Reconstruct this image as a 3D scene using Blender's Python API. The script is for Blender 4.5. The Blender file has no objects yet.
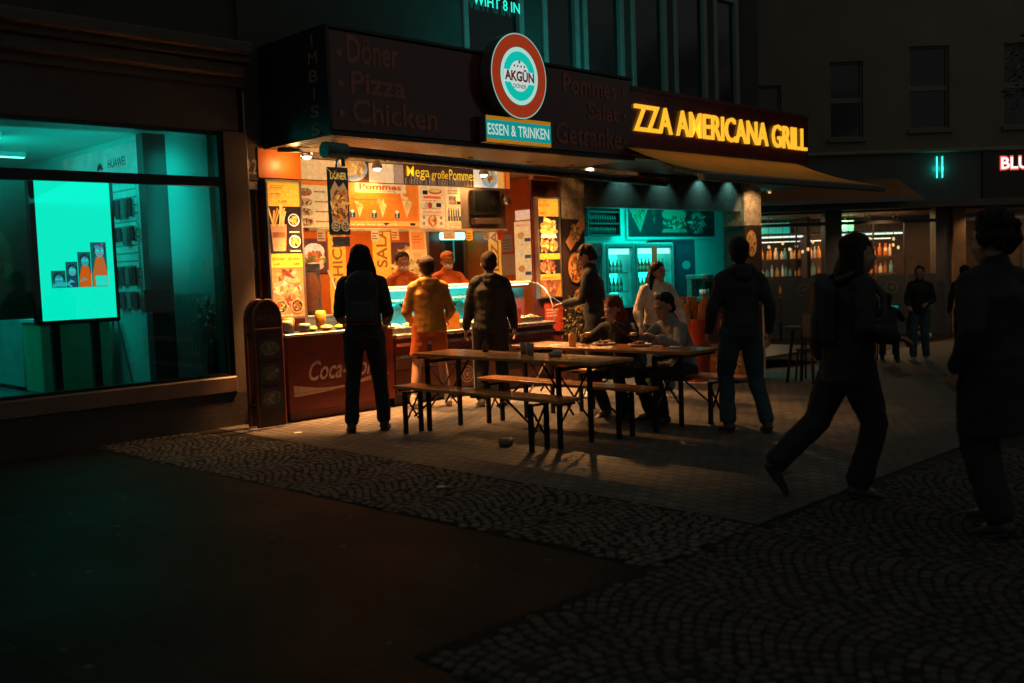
import bpy, bmesh, math, random
from mathutils import Vector, Matrix, noise
random.seed(7)
S = bpy.context.scene
COL = S.collection
PI = math.pi

# ------------------------------------------------------------------ colour / material helpers
def lin(c):
    return tuple(((v/255)/12.92 if v/255 <= .04045 else ((v/255+.055)/1.055)**2.4) for v in c)

MATS = {}
def mat(name, col=(.3,.3,.3), rough=.6, metal=0., var=.25, scale=6., bump=0., bscale=None, emis=None, estr=0., coat=0., spec=.5, attr=False, stretch=(1,1,1), rvar=.15):
    if name in MATS: return MATS[name]
    m = bpy.data.materials.new(name); m.use_nodes = True
    nt = m.node_tree; N = nt.nodes; L = nt.links
    b = N['Principled BSDF']
    b.inputs['Roughness'].default_value = rough
    b.inputs['Metallic'].default_value = metal
    b.inputs['Specular IOR Level'].default_value = spec
    b.inputs['Coat Weight'].default_value = coat
    tc = N.new('ShaderNodeTexCoord'); mp = N.new('ShaderNodeMapping'); mp.inputs['Scale'].default_value = stretch
    L.new(tc.outputs['Object'], mp.inputs['Vector'])
    nz = N.new('ShaderNodeTexNoise'); nz.inputs['Scale'].default_value = scale; nz.inputs['Detail'].default_value = 6; nz.inputs['Roughness'].default_value = .65
    L.new(mp.outputs[0], nz.inputs['Vector'])
    mx = N.new('ShaderNodeMix'); mx.data_type = 'RGBA'; mx.blend_type = 'MULTIPLY'; mx.inputs[0].default_value = 1.
    mr = N.new('ShaderNodeMapRange'); mr.inputs['From Min'].default_value = .3; mr.inputs['From Max'].default_value = .7
    mr.inputs['To Min'].default_value = 1-var; mr.inputs['To Max'].default_value = 1+var*.6
    L.new(nz.outputs['Fac'], mr.inputs['Value'])
    cb = N.new('ShaderNodeCombineColor')
    for i in range(3): L.new(mr.outputs[0], cb.inputs[i])
    if attr:
        at = N.new('ShaderNodeAttribute'); at.attribute_name = 'Col'
        L.new(at.outputs['Color'], mx.inputs[6]); src = at.outputs['Color']
    else:
        mx.inputs[6].default_value = (*col, 1); src = None
    L.new(cb.outputs[0], mx.inputs[7])
    if name in ('lit_screen',): b.inputs['Base Color'].default_value=(.02,.02,.02,1)
    else: L.new(mx.outputs[2], b.inputs['Base Color'])
    rr = N.new('ShaderNodeMapRange'); rr.inputs['To Min'].default_value = max(.02, rough-rvar); rr.inputs['To Max'].default_value = min(1, rough+rvar)
    L.new(nz.outputs['Fac'], rr.inputs['Value']); L.new(rr.outputs[0], b.inputs['Roughness'])
    if bump:
        n2 = N.new('ShaderNodeTexNoise'); n2.inputs['Scale'].default_value = bscale or scale*6; n2.inputs['Detail'].default_value = 5
        L.new(mp.outputs[0], n2.inputs['Vector'])
        bp = N.new('ShaderNodeBump'); bp.inputs['Strength'].default_value = bump; bp.inputs['Distance'].default_value = .01
        L.new(n2.outputs['Fac'], bp.inputs['Height']); L.new(bp.outputs[0], b.inputs['Normal'])
    if estr:
        if attr and emis is None: L.new(mx.outputs[2], b.inputs['Emission Color'])
        else: b.inputs['Emission Color'].default_value = (*(emis or col), 1)
        b.inputs['Emission Strength'].default_value = estr
    MATS[name] = m
    return m

def glass_mat(name, tint=(1,1,1), refl=.5, rough=.02):
    if name in MATS: return MATS[name]
    m = bpy.data.materials.new(name); m.use_nodes = True
    nt = m.node_tree; N = nt.nodes; L = nt.links; N.remove(N['Principled BSDF'])
    out = N['Material Output']; mx = N.new('ShaderNodeMixShader'); tr = N.new('ShaderNodeBsdfTransparent'); gl = N.new('ShaderNodeBsdfGlossy')
    fr=N.new('ShaderNodeFresnel'); ge=N.new('ShaderNodeNewGeometry'); im=N.new('ShaderNodeMapRange'); im.inputs['To Min'].default_value=1.5; im.inputs['To Max'].default_value=1/1.5
    L.new(ge.outputs['Backfacing'],im.inputs['Value']); L.new(im.outputs[0],fr.inputs[0])
    nz = N.new('ShaderNodeTexNoise'); nz.inputs['Scale'].default_value = 1.4; bp = N.new('ShaderNodeBump'); bp.inputs['Strength'].default_value = .03
    L.new(nz.outputs['Fac'], bp.inputs['Height']); L.new(bp.outputs[0], gl.inputs['Normal'])
    mu = N.new('ShaderNodeMath'); mu.operation = 'MULTIPLY'; mu.inputs[1].default_value = refl
    L.new(fr.outputs[0], mu.inputs[0]); L.new(mu.outputs[0], mx.inputs[0])
    tr.inputs[0].default_value = (*tint, 1); gl.inputs['Roughness'].default_value = rough
    L.new(tr.outputs[0], mx.inputs[1]); L.new(gl.outputs[0], mx.inputs[2]); L.new(mx.outputs[0], out.inputs['Surface'])
    MATS[name] = m
    return m

# ------------------------------------------------------------------ object helpers
def tag(o, label=None, cat=None, group=None, kind=None):
    if label: o['label'] = label
    if cat: o['category'] = cat
    if group: o['group'] = group
    if kind: o['kind'] = kind
    return o
def empty(name, loc=(0,0,0), rz=0., label=None, cat=None, group=None, kind=None):
    o = bpy.data.objects.new(name, None); COL.objects.link(o); o.empty_display_size = .1
    o.location = loc; o.rotation_euler = (0,0,rz)
    return tag(o, label, cat, group, kind)
def rootof(o):
    while o.parent: o = o.parent
    return o
def rmat(o):
    r = rootof(o)
    return Matrix.Translation(r.location) @ r.rotation_euler.to_matrix().to_4x4()
def copy_tree(o, parent=None):
    c = o.copy(); COL.objects.link(c); c.parent = parent
    for ch in list(o.children): copy_tree(ch, c)
    return c
def addobj(name, me, m, parent=None, smooth=None):
    o = bpy.data.objects.new(name, me); COL.objects.link(o)
    if m: me.materials.append(m)
    if parent: o.parent = parent
    if smooth is not None:
        for p in me.polygons: p.use_smooth = smooth
    return o

class MB:
    def __init__(s): s.v=[]; s.f=[]; s.c=[]; s.col=(.5,.5,.5); s.sm=[]; s.smooth=False; s.T=None
    def add(s, vs, fs, col=None, smooth=None):
        n=len(s.v)
        if s.T is not None: vs=[s.T@Vector(v) for v in vs]
        s.v += [tuple(v) for v in vs]; s.f += [tuple(i+n for i in f) for f in fs]
        s.c += [col or s.col]*len(fs); s.sm += [s.smooth if smooth is None else smooth]*len(fs)
        return s
    def box(s,x0,x1,y0,y1,z0,z1,col=None,bev=0.):
        if bev>0:
            b=min(bev,(x1-x0)*.45,(y1-y0)*.45,(z1-z0)*.45)
            vs=[];
            for sx,X,bx in ((0,x0,b),(1,x1,-b)):
                for sy,Y,by in ((0,y0,b),(1,y1,-b)):
                    for sz,Z,bz in ((0,z0,b),(1,z1,-b)):
                        vs += [(X,Y+by,Z+bz),(X+bx,Y,Z+bz),(X+bx,Y+by,Z)]
            def I(a,b_,c,k): return (a*4+b_*2+c)*3+k
            fs=[]
            fs.append((I(0,0,0,0),I(0,0,1,0),I(0,1,1,0),I(0,1,0,0))); fs.append((I(1,0,0,0),I(1,1,0,0),I(1,1,1,0),I(1,0,1,0)))
            fs.append((I(0,0,0,1),I(1,0,0,1),I(1,0,1,1),I(0,0,1,1))); fs.append((I(0,1,0,1),I(0,1,1,1),I(1,1,1,1),I(1,1,0,1)))
            fs.append((I(0,0,0,2),I(0,1,0,2),I(1,1,0,2),I(1,0,0,2))); fs.append((I(0,0,1,2),I(1,0,1,2),I(1,1,1,2),I(0,1,1,2)))
            for a in (0,1):
                for c in (0,1):
                    fs.append((I(a,0,c,0),I(a,1,c,0),I(a,1,c,2),I(a,0,c,2))); fs.append((I(a,c,0,0),I(a,c,1,0),I(a,c,1,1),I(a,c,0,1))); fs.append((I(0,a,c,1),I(1,a,c,1),I(1,a,c,2),I(0,a,c,2)))
            for a in (0,1):
                for b2 in (0,1):
                    for c in (0,1): fs.append((I(a,b2,c,0),I(a,b2,c,1),I(a,b2,c,2)))
            return s.add(vs,fs,col)
        vs=[(x,y,z) for x in (x0,x1) for y in (y0,y1) for z in (z0,z1)]
        return s.add(vs,[(0,1,3,2),(4,6,7,5),(0,4,5,1),(2,3,7,6),(0,2,6,4),(1,5,7,3)],col)
    def quad(s,a,b,c,d,col=None): return s.add([a,b,c,d],[(0,1,2,3)],col)
    def tube(s,pts,r,n=10,col=None,cap=True,smooth=True,ref=None):
        pts=[Vector(p) for p in pts]; rs=[(q if isinstance(q,tuple) else (q,q)) for q in (r if isinstance(r,list) else [r]*len(pts))]
        vs=[];fs=[]
        P=None
        for i,p in enumerate(pts):
            t=(pts[min(i+1,len(pts)-1)]-pts[max(i-1,0)]).normalized()
            if P is None:
                h=Vector(ref) if ref else (Vector((0,0,1)) if abs(t.z)<.9 else Vector((1,0,0)))
            else: h=P
            a=(h-t*h.dot(t)).normalized(); b=t.cross(a); P=a
            for k in range(n):
                w=2*PI*k/n; vs.append(p+a*math.cos(w)*rs[i][0]+b*math.sin(w)*rs[i][1])
        for i in range(len(pts)-1):
            for k in range(n):
                k2=(k+1)%n; fs.append((i*n+k,i*n+k2,(i+1)*n+k2,(i+1)*n+k))
        s.add(vs,fs,col,smooth)
        if cap:
            s.add(vs[:n],[tuple(range(n))[::-1]],col,False); s.add(vs[-n:],[tuple(range(n))],col,False)
        return s
    def bar(s,p0,p1,w,d=None,col=None,up=(0,0,1)):
        p0=Vector(p0);p1=Vector(p1);t=(p1-p0).normalized();h=Vector(up)
        if abs(t.dot(h))>.95: h=Vector((0,1,0)) if abs(t.y)<.9 else Vector((1,0,0))
        a=t.cross(h).normalized()*w/2;b=t.cross(a).normalized()*(d or w)/2
        vs=[p+x*a+y*b for p in (p0,p1) for x,y in ((-1,-1),(1,-1),(1,1),(-1,1))]
        return s.add(vs,[(3,2,1,0),(4,5,6,7),(0,1,5,4),(1,2,6,5),(2,3,7,6),(3,0,4,7)],col)
    def lathe(s,prof,c=(0,0,0),n=16,col=None,smooth=True):
        vs=[];fs=[]
        for r,z in prof:
            for k in range(n): vs.append((c[0]+r*math.cos(2*PI*k/n),c[1]+r*math.sin(2*PI*k/n),c[2]+z))
        for i in range(len(prof)-1):
            for k in range(n):
                k2=(k+1)%n; fs.append((i*n+k,i*n+k2,(i+1)*n+k2,(i+1)*n+k))
        s.add(vs,fs,col,smooth); s.add(vs[:n],[tuple(range(n))[::-1]],col,False); s.add(vs[-n:],[tuple(range(n))],col,False)
        return s
    def ball(s,c,r,n=10,m=7,col=None,rot=None):
        r=r if isinstance(r,(tuple,list)) else (r,r,r); vs=[];fs=[]
        R=rot or Matrix.Identity(3)
        C=Vector(c)
        vs.append(C+R@Vector((0,0,-r[2])))
        for i in range(1,m):
            a=-PI/2+PI*i/m
            for k in range(n):
                w=2*PI*k/n; vs.append(C+R@Vector((r[0]*math.cos(a)*math.cos(w),r[1]*math.cos(a)*math.sin(w),r[2]*math.sin(a))))
        vs.append(C+R@Vector((0,0,r[2])))
        for k in range(n):
            k2=(k+1)%n; fs.append((0,1+k2,1+k)); t=1+(m-2)*n; fs.append((t+k,t+k2,len(vs)-1))
            for i in range(m-2): fs.append((1+i*n+k,1+i*n+k2,1+(i+1)*n+k2,1+(i+1)*n+k))
        return s.add(vs,fs,col,True)
    def prism(s,pts,t,col=None):   # pts: 3D polygon, t: thickness vector
        n=len(pts); P=[Vector(p) for p in pts]; Q=[p+Vector(t) for p in P]
        return s.add(P+Q,[tuple(range(n))[::-1],tuple(range(n,2*n))]+[(i,(i+1)%n,n+(i+1)%n,n+i) for i in range(n)],col)
    def build(s,name,m,parent=None,label=None,kind=None,cols=False,cat=None,group=None):
        me=bpy.data.meshes.new(name); vs=s.v
        org=None
        if parent:
            M=rmat(parent).inverted(); vs=[tuple(M@Vector(v)) for v in vs]
        me.from_pydata(vs,[],s.f); me.update()
        me.polygons.foreach_set('use_smooth',s.sm)
        if cols:
            at=me.color_attributes.new('Col','FLOAT_COLOR','CORNER'); d=[]
            for p,c in zip(s.f,s.c): d += [*c,1.]*len(p)
            at.data.foreach_set('color',d)
        o=addobj(name,me,m,parent)
        return tag(o,label,cat,group,kind)

# ------------------------------------------------------------------ text
TXT={}
def textmesh(t,bold=0.):
    k=(t,bold)
    if k in TXT: return TXT[k]
    cu=bpy.data.curves.new('t','FONT'); cu.body=t; cu.size=1.; cu.offset=bold; cu.resolution_u=3
    o=bpy.data.objects.new('t',cu); COL.objects.link(o)
    dg=bpy.context.evaluated_depsgraph_get(); dg.update()
    me=bpy.data.meshes.new_from_object(o.evaluated_get(dg))
    vs=[(v.co.x,v.co.y) for v in me.vertices]; fs=[tuple(p.vertices) for p in me.polygons]
    bpy.data.objects.remove(o); bpy.data.curves.remove(cu); bpy.data.meshes.remove(me)
    xs=[v[0] for v in vs] or [0,1]; ys=[v[1] for v in vs] or [0,1]
    x0,x1,y0,y1=min(xs),max(xs),min(ys),max(ys)
    TXT[k]=([((a-x0)/(x1-x0),(b-y0)/(y1-y0)) for a,b in vs],fs,(x1-x0)/(y1-y0))
    return TXT[k]

class Frame:   # a plane in space: origin, right, up; normal points at the viewer
    def __init__(s,o,r=(1,0,0),u=(0,0,1)):
        s.o=Vector(o); s.r=Vector(r).normalized(); s.u=Vector(u).normalized(); s.n=s.r.cross(s.u)
    def p(s,x,z,d=0.): return s.o+s.r*x+s.u*z+s.n*d

class Art(MB):
    def __init__(s,frame,eps=.0004): super().__init__(); s.fr=frame; s.k=0; s.eps=eps
    def lay(s): s.k+=1; return s.k*s.eps
    def poly(s,pts,c,same=False):
        d=s.k*s.eps if same else s.lay()
        s.add([s.fr.p(x,z,d) for x,z in pts],[tuple(range(len(pts)))],c)
        return s
    def rect(s,x,z,w,h,c,same=False): return s.poly([(x,z),(x+w,z),(x+w,z+h),(x,z+h)],c,same)
    def ell(s,cx,cz,rx,rz,c,rot=0.,n=14,same=False):
        ca,sa=math.cos(rot),math.sin(rot)
        return s.poly([(cx+rx*math.cos(a)*ca-rz*math.sin(a)*sa,cz+rx*math.cos(a)*sa+rz*math.sin(a)*ca) for a in [2*PI*i/n for i in range(n)]],c,same)
    def text(s,t,x,z,w,h,c,bold=.012,rot=0,same=False):
        vs,fs,asp=textmesh(t,bold); d=s.k*s.eps if same else s.lay()
        if rot==90: s.add([s.fr.p(x+w-b*w,z+a*h,d) for a,b in vs],fs,c)
        else: s.add([s.fr.p(x+a*w,z+b*h,d) for a,b in vs],fs,c)
        return s
    def food(s,cx,cz,rx,rz,pal,n=40,size=.02,long=1.6,rnd=random):
        for i in range(n):
            a=rnd.uniform(0,2*PI); q=math.sqrt(rnd.random())
            if i%6==0: s.k+=.25
            e=size*rnd.uniform(.5,1.2)
            c=rnd.choice(pal); f=rnd.uniform(.6,1.2)
            s.k+=.02
            s.ell(cx+q*rx*math.cos(a),cz+q*rz*math.sin(a),e*long*rnd.uniform(.7,1.2),e*.7,tuple(v*f for v in c),rnd.uniform(0,PI),7,True)
        s.k=math.ceil(s.k)
        return s
    def lines(s,x,z,w,h,n,c,rnd=random):   # rows of small unreadable print
        s.lay()
        for i in range(n):
            zz=z+h*(n-1-i)/n; xx=x; end=x+w*rnd.uniform(.6,1)
            while xx<end:
                l=rnd.uniform(.08,.2)*w; s.rect(xx,zz,min(l,end-xx),h/n*.5,c,True); xx+=l+.03*w
        return s

def ground_z(x,y):
    t=max(0.,min(1.,(x-2.5)/9.5)); return -.46*t*t*(3-2*t)
# ------------------------------------------------------------------ camera
F_PX=995.; CAMP=Vector((-5.35,-8.95,1.45)); YAW=math.radians(45.158960458963925); PIT=math.atan(71.5/F_PX); ROLL=.035
F0=Vector((math.cos(YAW),math.sin(YAW),0)); R0=Vector((math.sin(YAW),-math.cos(YAW),0)); Z0=Vector((0,0,1))
FW=F0*math.cos(PIT)-Z0*math.sin(PIT); UP=F0*math.sin(PIT)+Z0*math.cos(PIT)
RT=R0*math.cos(ROLL)-UP*math.sin(ROLL); UP=UP*math.cos(ROLL)+R0*math.sin(ROLL)
cam=bpy.data.cameras.new('camera'); co=bpy.data.objects.new('camera',cam); COL.objects.link(co); S.camera=co
Mc=Matrix((RT,UP,-FW)).transposed().to_4x4(); Mc.translation=CAMP; co.matrix_world=Mc
cam.sensor_width=36; cam.lens=F_PX/1024*36; cam.clip_end=300; cam.clip_start=.05
cam.dof.use_dof=True; cam.dof.focus_distance=11.5; cam.dof.aperture_fstop=1.7
S.view_settings.view_transform='Standard'; S.view_settings.look='None'; S.view_settings.exposure=0; S.view_settings.gamma=1
S.render.engine='CYCLES'; S.cycles.use_denoising=True; S.cycles.max_bounces=6; S.cycles.diffuse_bounces=3; S.cycles.glossy_bounces=3; S.cycles.transparent_max_bounces=12
S.cycles.sample_clamp_indirect=3.; S.cycles.caustics_reflective=False; S.cycles.caustics_refractive=False

# ------------------------------------------------------------------ night sky, faint city glow
w=bpy.data.worlds.new('World'); S.world=w; w.use_nodes=True
bg=w.node_tree.nodes['Background']; bg.inputs[0].default_value=(.85,1.,.9,1); bg.inputs[1].default_value=.0036
sl=bpy.data.lights.new('city_glow','SUN'); sl.energy=.23; sl.angle=math.radians(170); sl.color=(.95,1.,.9)
so=bpy.data.objects.new('city_glow',sl); COL.objects.link(so); so.rotation_euler=(math.radians(30),0,math.radians(-40))

WARM=(1.,.46,.15); TEAL=(.0,.95,.78)
def area(name,loc,sx,sy,power,col,rot=(0,0,0),spread=180):
    l=bpy.data.lights.new(name,'AREA'); l.shape='RECTANGLE'; l.size=sx; l.size_y=sy; l.energy=power; l.color=col; l.spread=math.radians(spread)
    o=bpy.data.objects.new(name,l); COL.objects.link(o); o.location=loc; o.rotation_euler=rot; return o
def point(name,loc,power,col,r=.04):
    l=bpy.data.lights.new(name,'POINT'); l.energy=power; l.color=col; l.shadow_soft_size=r
    o=bpy.data.objects.new(name,l); COL.objects.link(o); o.location=loc; return o
def spot(name,loc,power,col,ang=90,rot=(0,0,0),r=.04):
    l=bpy.data.lights.new(name,'SPOT'); l.energy=power; l.color=col; l.shadow_soft_size=r; l.spot_size=math.radians(ang); l.spot_blend=.5
    o=bpy.data.objects.new(name,l); COL.objects.link(o); o.location=loc; o.rotation_euler=rot; return o

# ------------------------------------------------------------------ common materials
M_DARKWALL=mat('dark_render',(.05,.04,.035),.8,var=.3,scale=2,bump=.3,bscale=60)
M_BROWN=mat('brown_panel',(.16,.115,.085),.6,var=.2,scale=2)
M_BLACK=mat('black_paint',(.012,.012,.013),.4)
M_STEEL=mat('brushed_steel',(.45,.44,.42),.3,1.,var=.15,scale=8,stretch=(1,1,12))
M_ALU=mat('aluminium_frame',(.5,.48,.45),.35,.9)
M_WOOD=mat('varnished_wood',(.55,.22,.055),.3,var=.45,scale=3,stretch=(9,1,9),coat=.3,bump=.15,bscale=20)
M_BLKMET=mat('black_metal',(.015,.015,.015),.35,.3)
M_ART=mat('printed_board',attr=True,rough=.4,var=.12,scale=30)
M_ARTG=mat('glowing_print',attr=True,rough=.35,var=.28,scale=22,estr=.80)  # boards backlit; posters, banners, pictures and sticker glow to imitate lamp light
M_ARTT=mat('dim_print',attr=True,rough=.5,var=.3,scale=25)
M_ORANGE=mat('orange_panel',(.75,.2,.03),.35,var=.2,scale=3)
M_REDD=mat('deep_red_panel',(.10,.016,.012),.38,var=.3,scale=3)
M_CREAM=mat('cream_panel',(.7,.55,.35),.4,var=.1)
M_WHITE=mat('white_plastic',(.7,.7,.68),.4,var=.08)
M_GREY=mat('grey_metal',(.2,.2,.2),.4,.6)
M_TEALW=mat('pale_wall',(.5,.55,.53),.5,var=.08,scale=2)
M_DARKW=mat('dark_wood',(.05,.03,.02),.5,var=.4,scale=4,stretch=(1,1,6))
M_GLASS=glass_mat('window_glass',(.72,.86,.84),.9,.03)
M_CASEGL=glass_mat('case_glass',(.95,1,1),.45)
M_DKGLASS=mat('dark_window_glass',(.01,.012,.013),.12,var=.3,spec=.7,rvar=.06)

# ------------------------------------------------------------------ ground sheet and cobbles
def paving_mat(name,k,bw=.6,bh=.4,mo=.006,spec=.1):
    m=bpy.data.materials.new(name); m.use_nodes=True; nt=m.node_tree; N=nt.nodes; L=nt.links; b=N['Principled BSDF']
    b.inputs['Specular IOR Level'].default_value=spec
    tc=N.new('ShaderNodeTexCoord')
    br=N.new('ShaderNodeTexBrick'); br.inputs['Scale'].default_value=1.; br.inputs['Mortar Size'].default_value=mo; br.inputs['Mortar Smooth'].default_value=.4; br.inputs['Bias'].default_value=-.1; br.inputs['Brick Width'].default_value=bw; br.inputs['Row Height'].default_value=bh
    br.inputs['Color1'].default_value=(.062*k,.055*k,.048*k,1); br.inputs['Color2'].default_value=(.038*k,.035*k,.032*k,1); br.inputs['Mortar'].default_value=(.022*k,.020*k,.019*k,1)
    mp=N.new('ShaderNodeMapping'); mp.inputs['Rotation'].default_value=(0,0,PI/2); L.new(tc.outputs['Object'],mp.inputs[0]); nd=N.new('ShaderNodeTexNoise'); nd.inputs['Scale'].default_value=3.; nd.inputs['Detail'].default_value=3; L.new(mp.outputs[0],nd.inputs['Vector']); vs_=N.new('ShaderNodeVectorMath'); vs_.operation='MULTIPLY_ADD'; vs_.inputs[1].default_value=(.06,.06,0); L.new(nd.outputs['Color'],vs_.inputs[0]); L.new(mp.outputs[0],vs_.inputs[2]); L.new(vs_.outputs[0],br.inputs['Vector'])
    n1=N.new('ShaderNodeTexNoise'); n1.inputs['Scale'].default_value=1.3; n1.inputs['Detail'].default_value=8; L.new(tc.outputs['Object'],n1.inputs['Vector'])
    n2=N.new('ShaderNodeTexNoise'); n2.inputs['Scale'].default_value=70; n2.inputs['Detail'].default_value=4; L.new(tc.outputs['Object'],n2.inputs['Vector'])
    mr=N.new('ShaderNodeMapRange'); mr.inputs['From Min'].default_value=.3; mr.inputs['From Max'].default_value=.7; mr.inputs['To Min'].default_value=.55; mr.inputs['To Max'].default_value=1.3; L.new(n1.outputs['Fac'],mr.inputs['Value'])
    mx=N.new('ShaderNodeVectorMath'); mx.operation='SCALE'; L.new(br.outputs['Color'],mx.inputs[0]); L.new(mr.outputs[0],mx.inputs['Scale'])
    # trodden-in gum spots
    vo=N.new('ShaderNodeTexVoronoi'); vo.inputs['Scale'].default_value=3.2; L.new(tc.outputs['Object'],vo.inputs['Vector'])
    sp=N.new('ShaderNodeMapRange'); sp.inputs['From Min'].default_value=.045; sp.inputs['From Max'].default_value=.075; sp.inputs['To Min'].default_value=1; sp.inputs['To Max'].default_value=0; L.new(vo.outputs['Distance'],sp.inputs['Value'])
    mc=N.new('ShaderNodeMix'); mc.data_type='RGBA'; L.new(sp.outputs[0],mc.inputs[0]); L.new(mx.outputs[0],mc.inputs[6]); mc.inputs[7].default_value=(.11,.10,.09,1)
    L.new(mc.outputs[2],b.inputs['Base Color'])
    ad=N.new('ShaderNodeMath'); ad.operation='MULTIPLY_ADD'; L.new(n2.outputs['Fac'],ad.inputs[0]); ad.inputs[1].default_value=.35; L.new(br.outputs['Fac'],ad.inputs[2])
    inv=N.new('ShaderNodeMath'); inv.operation='MULTIPLY_ADD'; L.new(br.outputs['Fac'],inv.inputs[0]); inv.inputs[1].default_value=-1.; L.new(n2.outputs['Fac'],inv.inputs[2])
    bp=N.new('ShaderNodeBump'); bp.inputs['Strength'].default_value=.55; bp.inputs['Distance'].default_value=.008; L.new(inv.outputs[0],bp.inputs['Height']); L.new(bp.outputs[0],b.inputs['Normal'])
    rr=N.new('ShaderNodeMapRange'); rr.inputs['To Min'].default_value=.42; rr.inputs['To Max'].default_value=.8; L.new(n1.outputs['Fac'],rr.inputs['Value']); L.new(rr.outputs[0],b.inputs['Roughness'])
    return m
M_PAV=paving_mat('dimmed_asphalt_slabs',.36); M_FORE=paving_mat('brightened_forecourt_setts',2.15,.125,.105,.011,.25)  # foreground darkened, forecourt lightened: lamp falloff put into base colours
g=MB(); nx=120; ny=60
xs=[-60+140*i/nx for i in range(nx+1)]; ys=[-50+140*j/ny for j in range(ny+1)]
g.add([(x,y,ground_z(x,y)) for y in ys for x in xs],[(j*(nx+1)+i,j*(nx+1)+i+1,(j+1)*(nx+1)+i+1,(j+1)*(nx+1)+i) for j in range(ny) for i in range(nx)],smooth=True)
g.build('ground',M_PAV,kind='structure')
g=MB(); nx=60; ny=24
xs=[-.60+(24.+.6)*i/nx for i in range(nx+1)]; ys=[-6.05+(6.04)*j/ny for j in range(ny+1)]
g.add([(x,y,ground_z(x,y)+.0045) for y in ys for x in xs],[(j*(nx+1)+i,j*(nx+1)+i+1,(j+1)*(nx+1)+i+1,(j+1)*(nx+1)+i) for j in range(ny) for i in range(nx)],smooth=True)
g.build('forecourt',M_FORE,kind='structure')

SHADE_TONE=[.82]
def cobble(mb,cx,cy,a,w,d,h,rnd):
    ca,sa=math.cos(a),math.sin(a); z0=ground_z(cx,cy)
    vs=[]; n=8
    for (sc,zz) in ((1.,.002),(.97,h*.6),(.86,h)):
        for k in range(n):
            q=2*PI*(k+.5)/n
            x=math.copysign(abs(math.cos(q))**.45,math.cos(q))*w/2*sc; y=math.copysign(abs(math.sin(q))**.45,math.sin(q))*d/2*sc
            vs.append((cx+x*ca-y*sa,cy+x*sa+y*ca,z0+zz))
    fs=[(i*n+k,i*n+(k+1)%n,(i+1)*n+(k+1)%n,(i+1)*n+k) for i in range(2) for k in range(n)]+[tuple(range(2*n,3*n))]
    f=rnd.uniform(.6,1.3)*SHADE_TONE[0]; mb.add(vs,fs,(.15*f,.13*f,.11*f),True)
def cobbles(name,inside,bx,by,arcw,along,phase=0.):
    rnd=random.Random(3+len(name)); mb=MB(); pitch=.064; row=.062
    # segmental arcs: p runs along the band, q across
    (x0,x1),(y0,y1)=bx,by
    P0,P1=(y0,y1) if along=='y' else (x0,x1); Q0,Q1=(x0,x1) if along=='y' else (y0,y1)
    H=arcw*.24
    q=Q0-H-.2
    while q<Q1+.2:
        p=P0; 
        off=rnd.uniform(0,pitch)
        p+=off
        while p<P1:
            t=((p+phase)/arcw)%1-.5
            qq=q+H*math.cos(PI*t)*1.0; sl=-H*PI*math.sin(PI*t)/arcw
            jx=rnd.uniform(-.006,.006); jy=rnd.uniform(-.006,.006)
            X,Y=(qq+jx,p+jy) if along=='y' else (p+jx,qq+jy)
            ang=math.atan(sl); a=(PI/2-ang) if along=='y' else ang
            ww=(pitch-.007)*rnd.uniform(.88,1.03)
            if inside(X,Y): cobble(mb,X,Y,a+rnd.uniform(-.08,.08),ww,(row-.007)*math.cos(ang)*rnd.uniform(.9,1.02),.0065*rnd.uniform(.6,1.4),rnd)
            p+=pitch*math.cos(ang)**.5*rnd.uniform(.96,1.06)
        q+=row
    return mb.build(name,mat('cobble_stone',attr=True,rough=.65,var=.45,scale=25,bump=.7,bscale=120,rvar=.2,spec=.2),kind='structure',cols=True)
j=MB(); j.add([(-1.6,-6.08,.004),(-.58,-6.08,.004),(-.62,-1.5,.004),(-.9,.0,.004),(-1.0,2.4,.004),(-2.0,2.4,.004),(-1.78,-1.4,.004)],[tuple(range(7))]); j.add([(-3.1,-9.6,.004),(2.4,-9.6,.004),(2.4,-6.3,.004),(1.,-6.2,.004),(-.58,-6.082,.004),(-3.05,-6.05,.004)],[tuple(range(6))])
j.build('cobble_bed',mat('joint_sand',(.03,.027,.024),.95,var=.5,scale=9,spec=.05),kind='structure')
cobbles('cobbled_band',lambda x,y: (-1.6-.18*max(0,min(1,(y+5.5)/4)))<x<(-.62 if y<-1.5 else -.62-.19*(y+1.5)) and y>-6.08 and y<-.05,(-1.95,-.5),(-6.1,.1),.92,'y')
SHADE_TONE[0]=.5  # darkness of the unlit crossing put into the stone colour
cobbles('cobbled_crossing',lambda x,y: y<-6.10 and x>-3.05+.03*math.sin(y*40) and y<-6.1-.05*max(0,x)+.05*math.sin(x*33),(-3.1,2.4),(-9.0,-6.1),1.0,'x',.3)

# ------------------------------------------------------------------ shop building on the left
def bx(mb,*a,**k): mb.box(*a,**k); return mb
b1=empty('phone_shop',(-4,0,0),label='dark shop building with a wide teal lit display window at the left',cat='building')
mb=MB(); mb.box(-9,-.18,-.02,.3,2.90,3.34); mb.box(-9,-6.2,0,.3,.0,2.9); mb.box(-.36,-.12,-.035,.3,0.33,2.9); mb.build('wall',mat('umber_render',(.085,.062,.05),.8,var=.3,scale=1.5,bump=.25,bscale=80),b1)
mb=MB(); mb.box(-9,-.12,-.14,.3,3.42,3.56,bev=.02); mb.box(-9,-.12,-.06,.3,3.34,3.42); mb.box(-9,-.12,-.28,.3,3.62,3.74,bev=.02); mb.box(-9,-.12,-.2,.3,3.56,3.62)
mb.build('cornice',mat('cornice_stone',(.09,.07,.055),.7,var=.3,scale=3,bump=.2),b1)
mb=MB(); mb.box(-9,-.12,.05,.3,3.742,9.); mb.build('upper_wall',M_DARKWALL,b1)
mb=MB(); mb.box(-.119,.035,.01,.3,2.44,2.9); mb.build('wall',MATS['umber_render'],b1)
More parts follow.
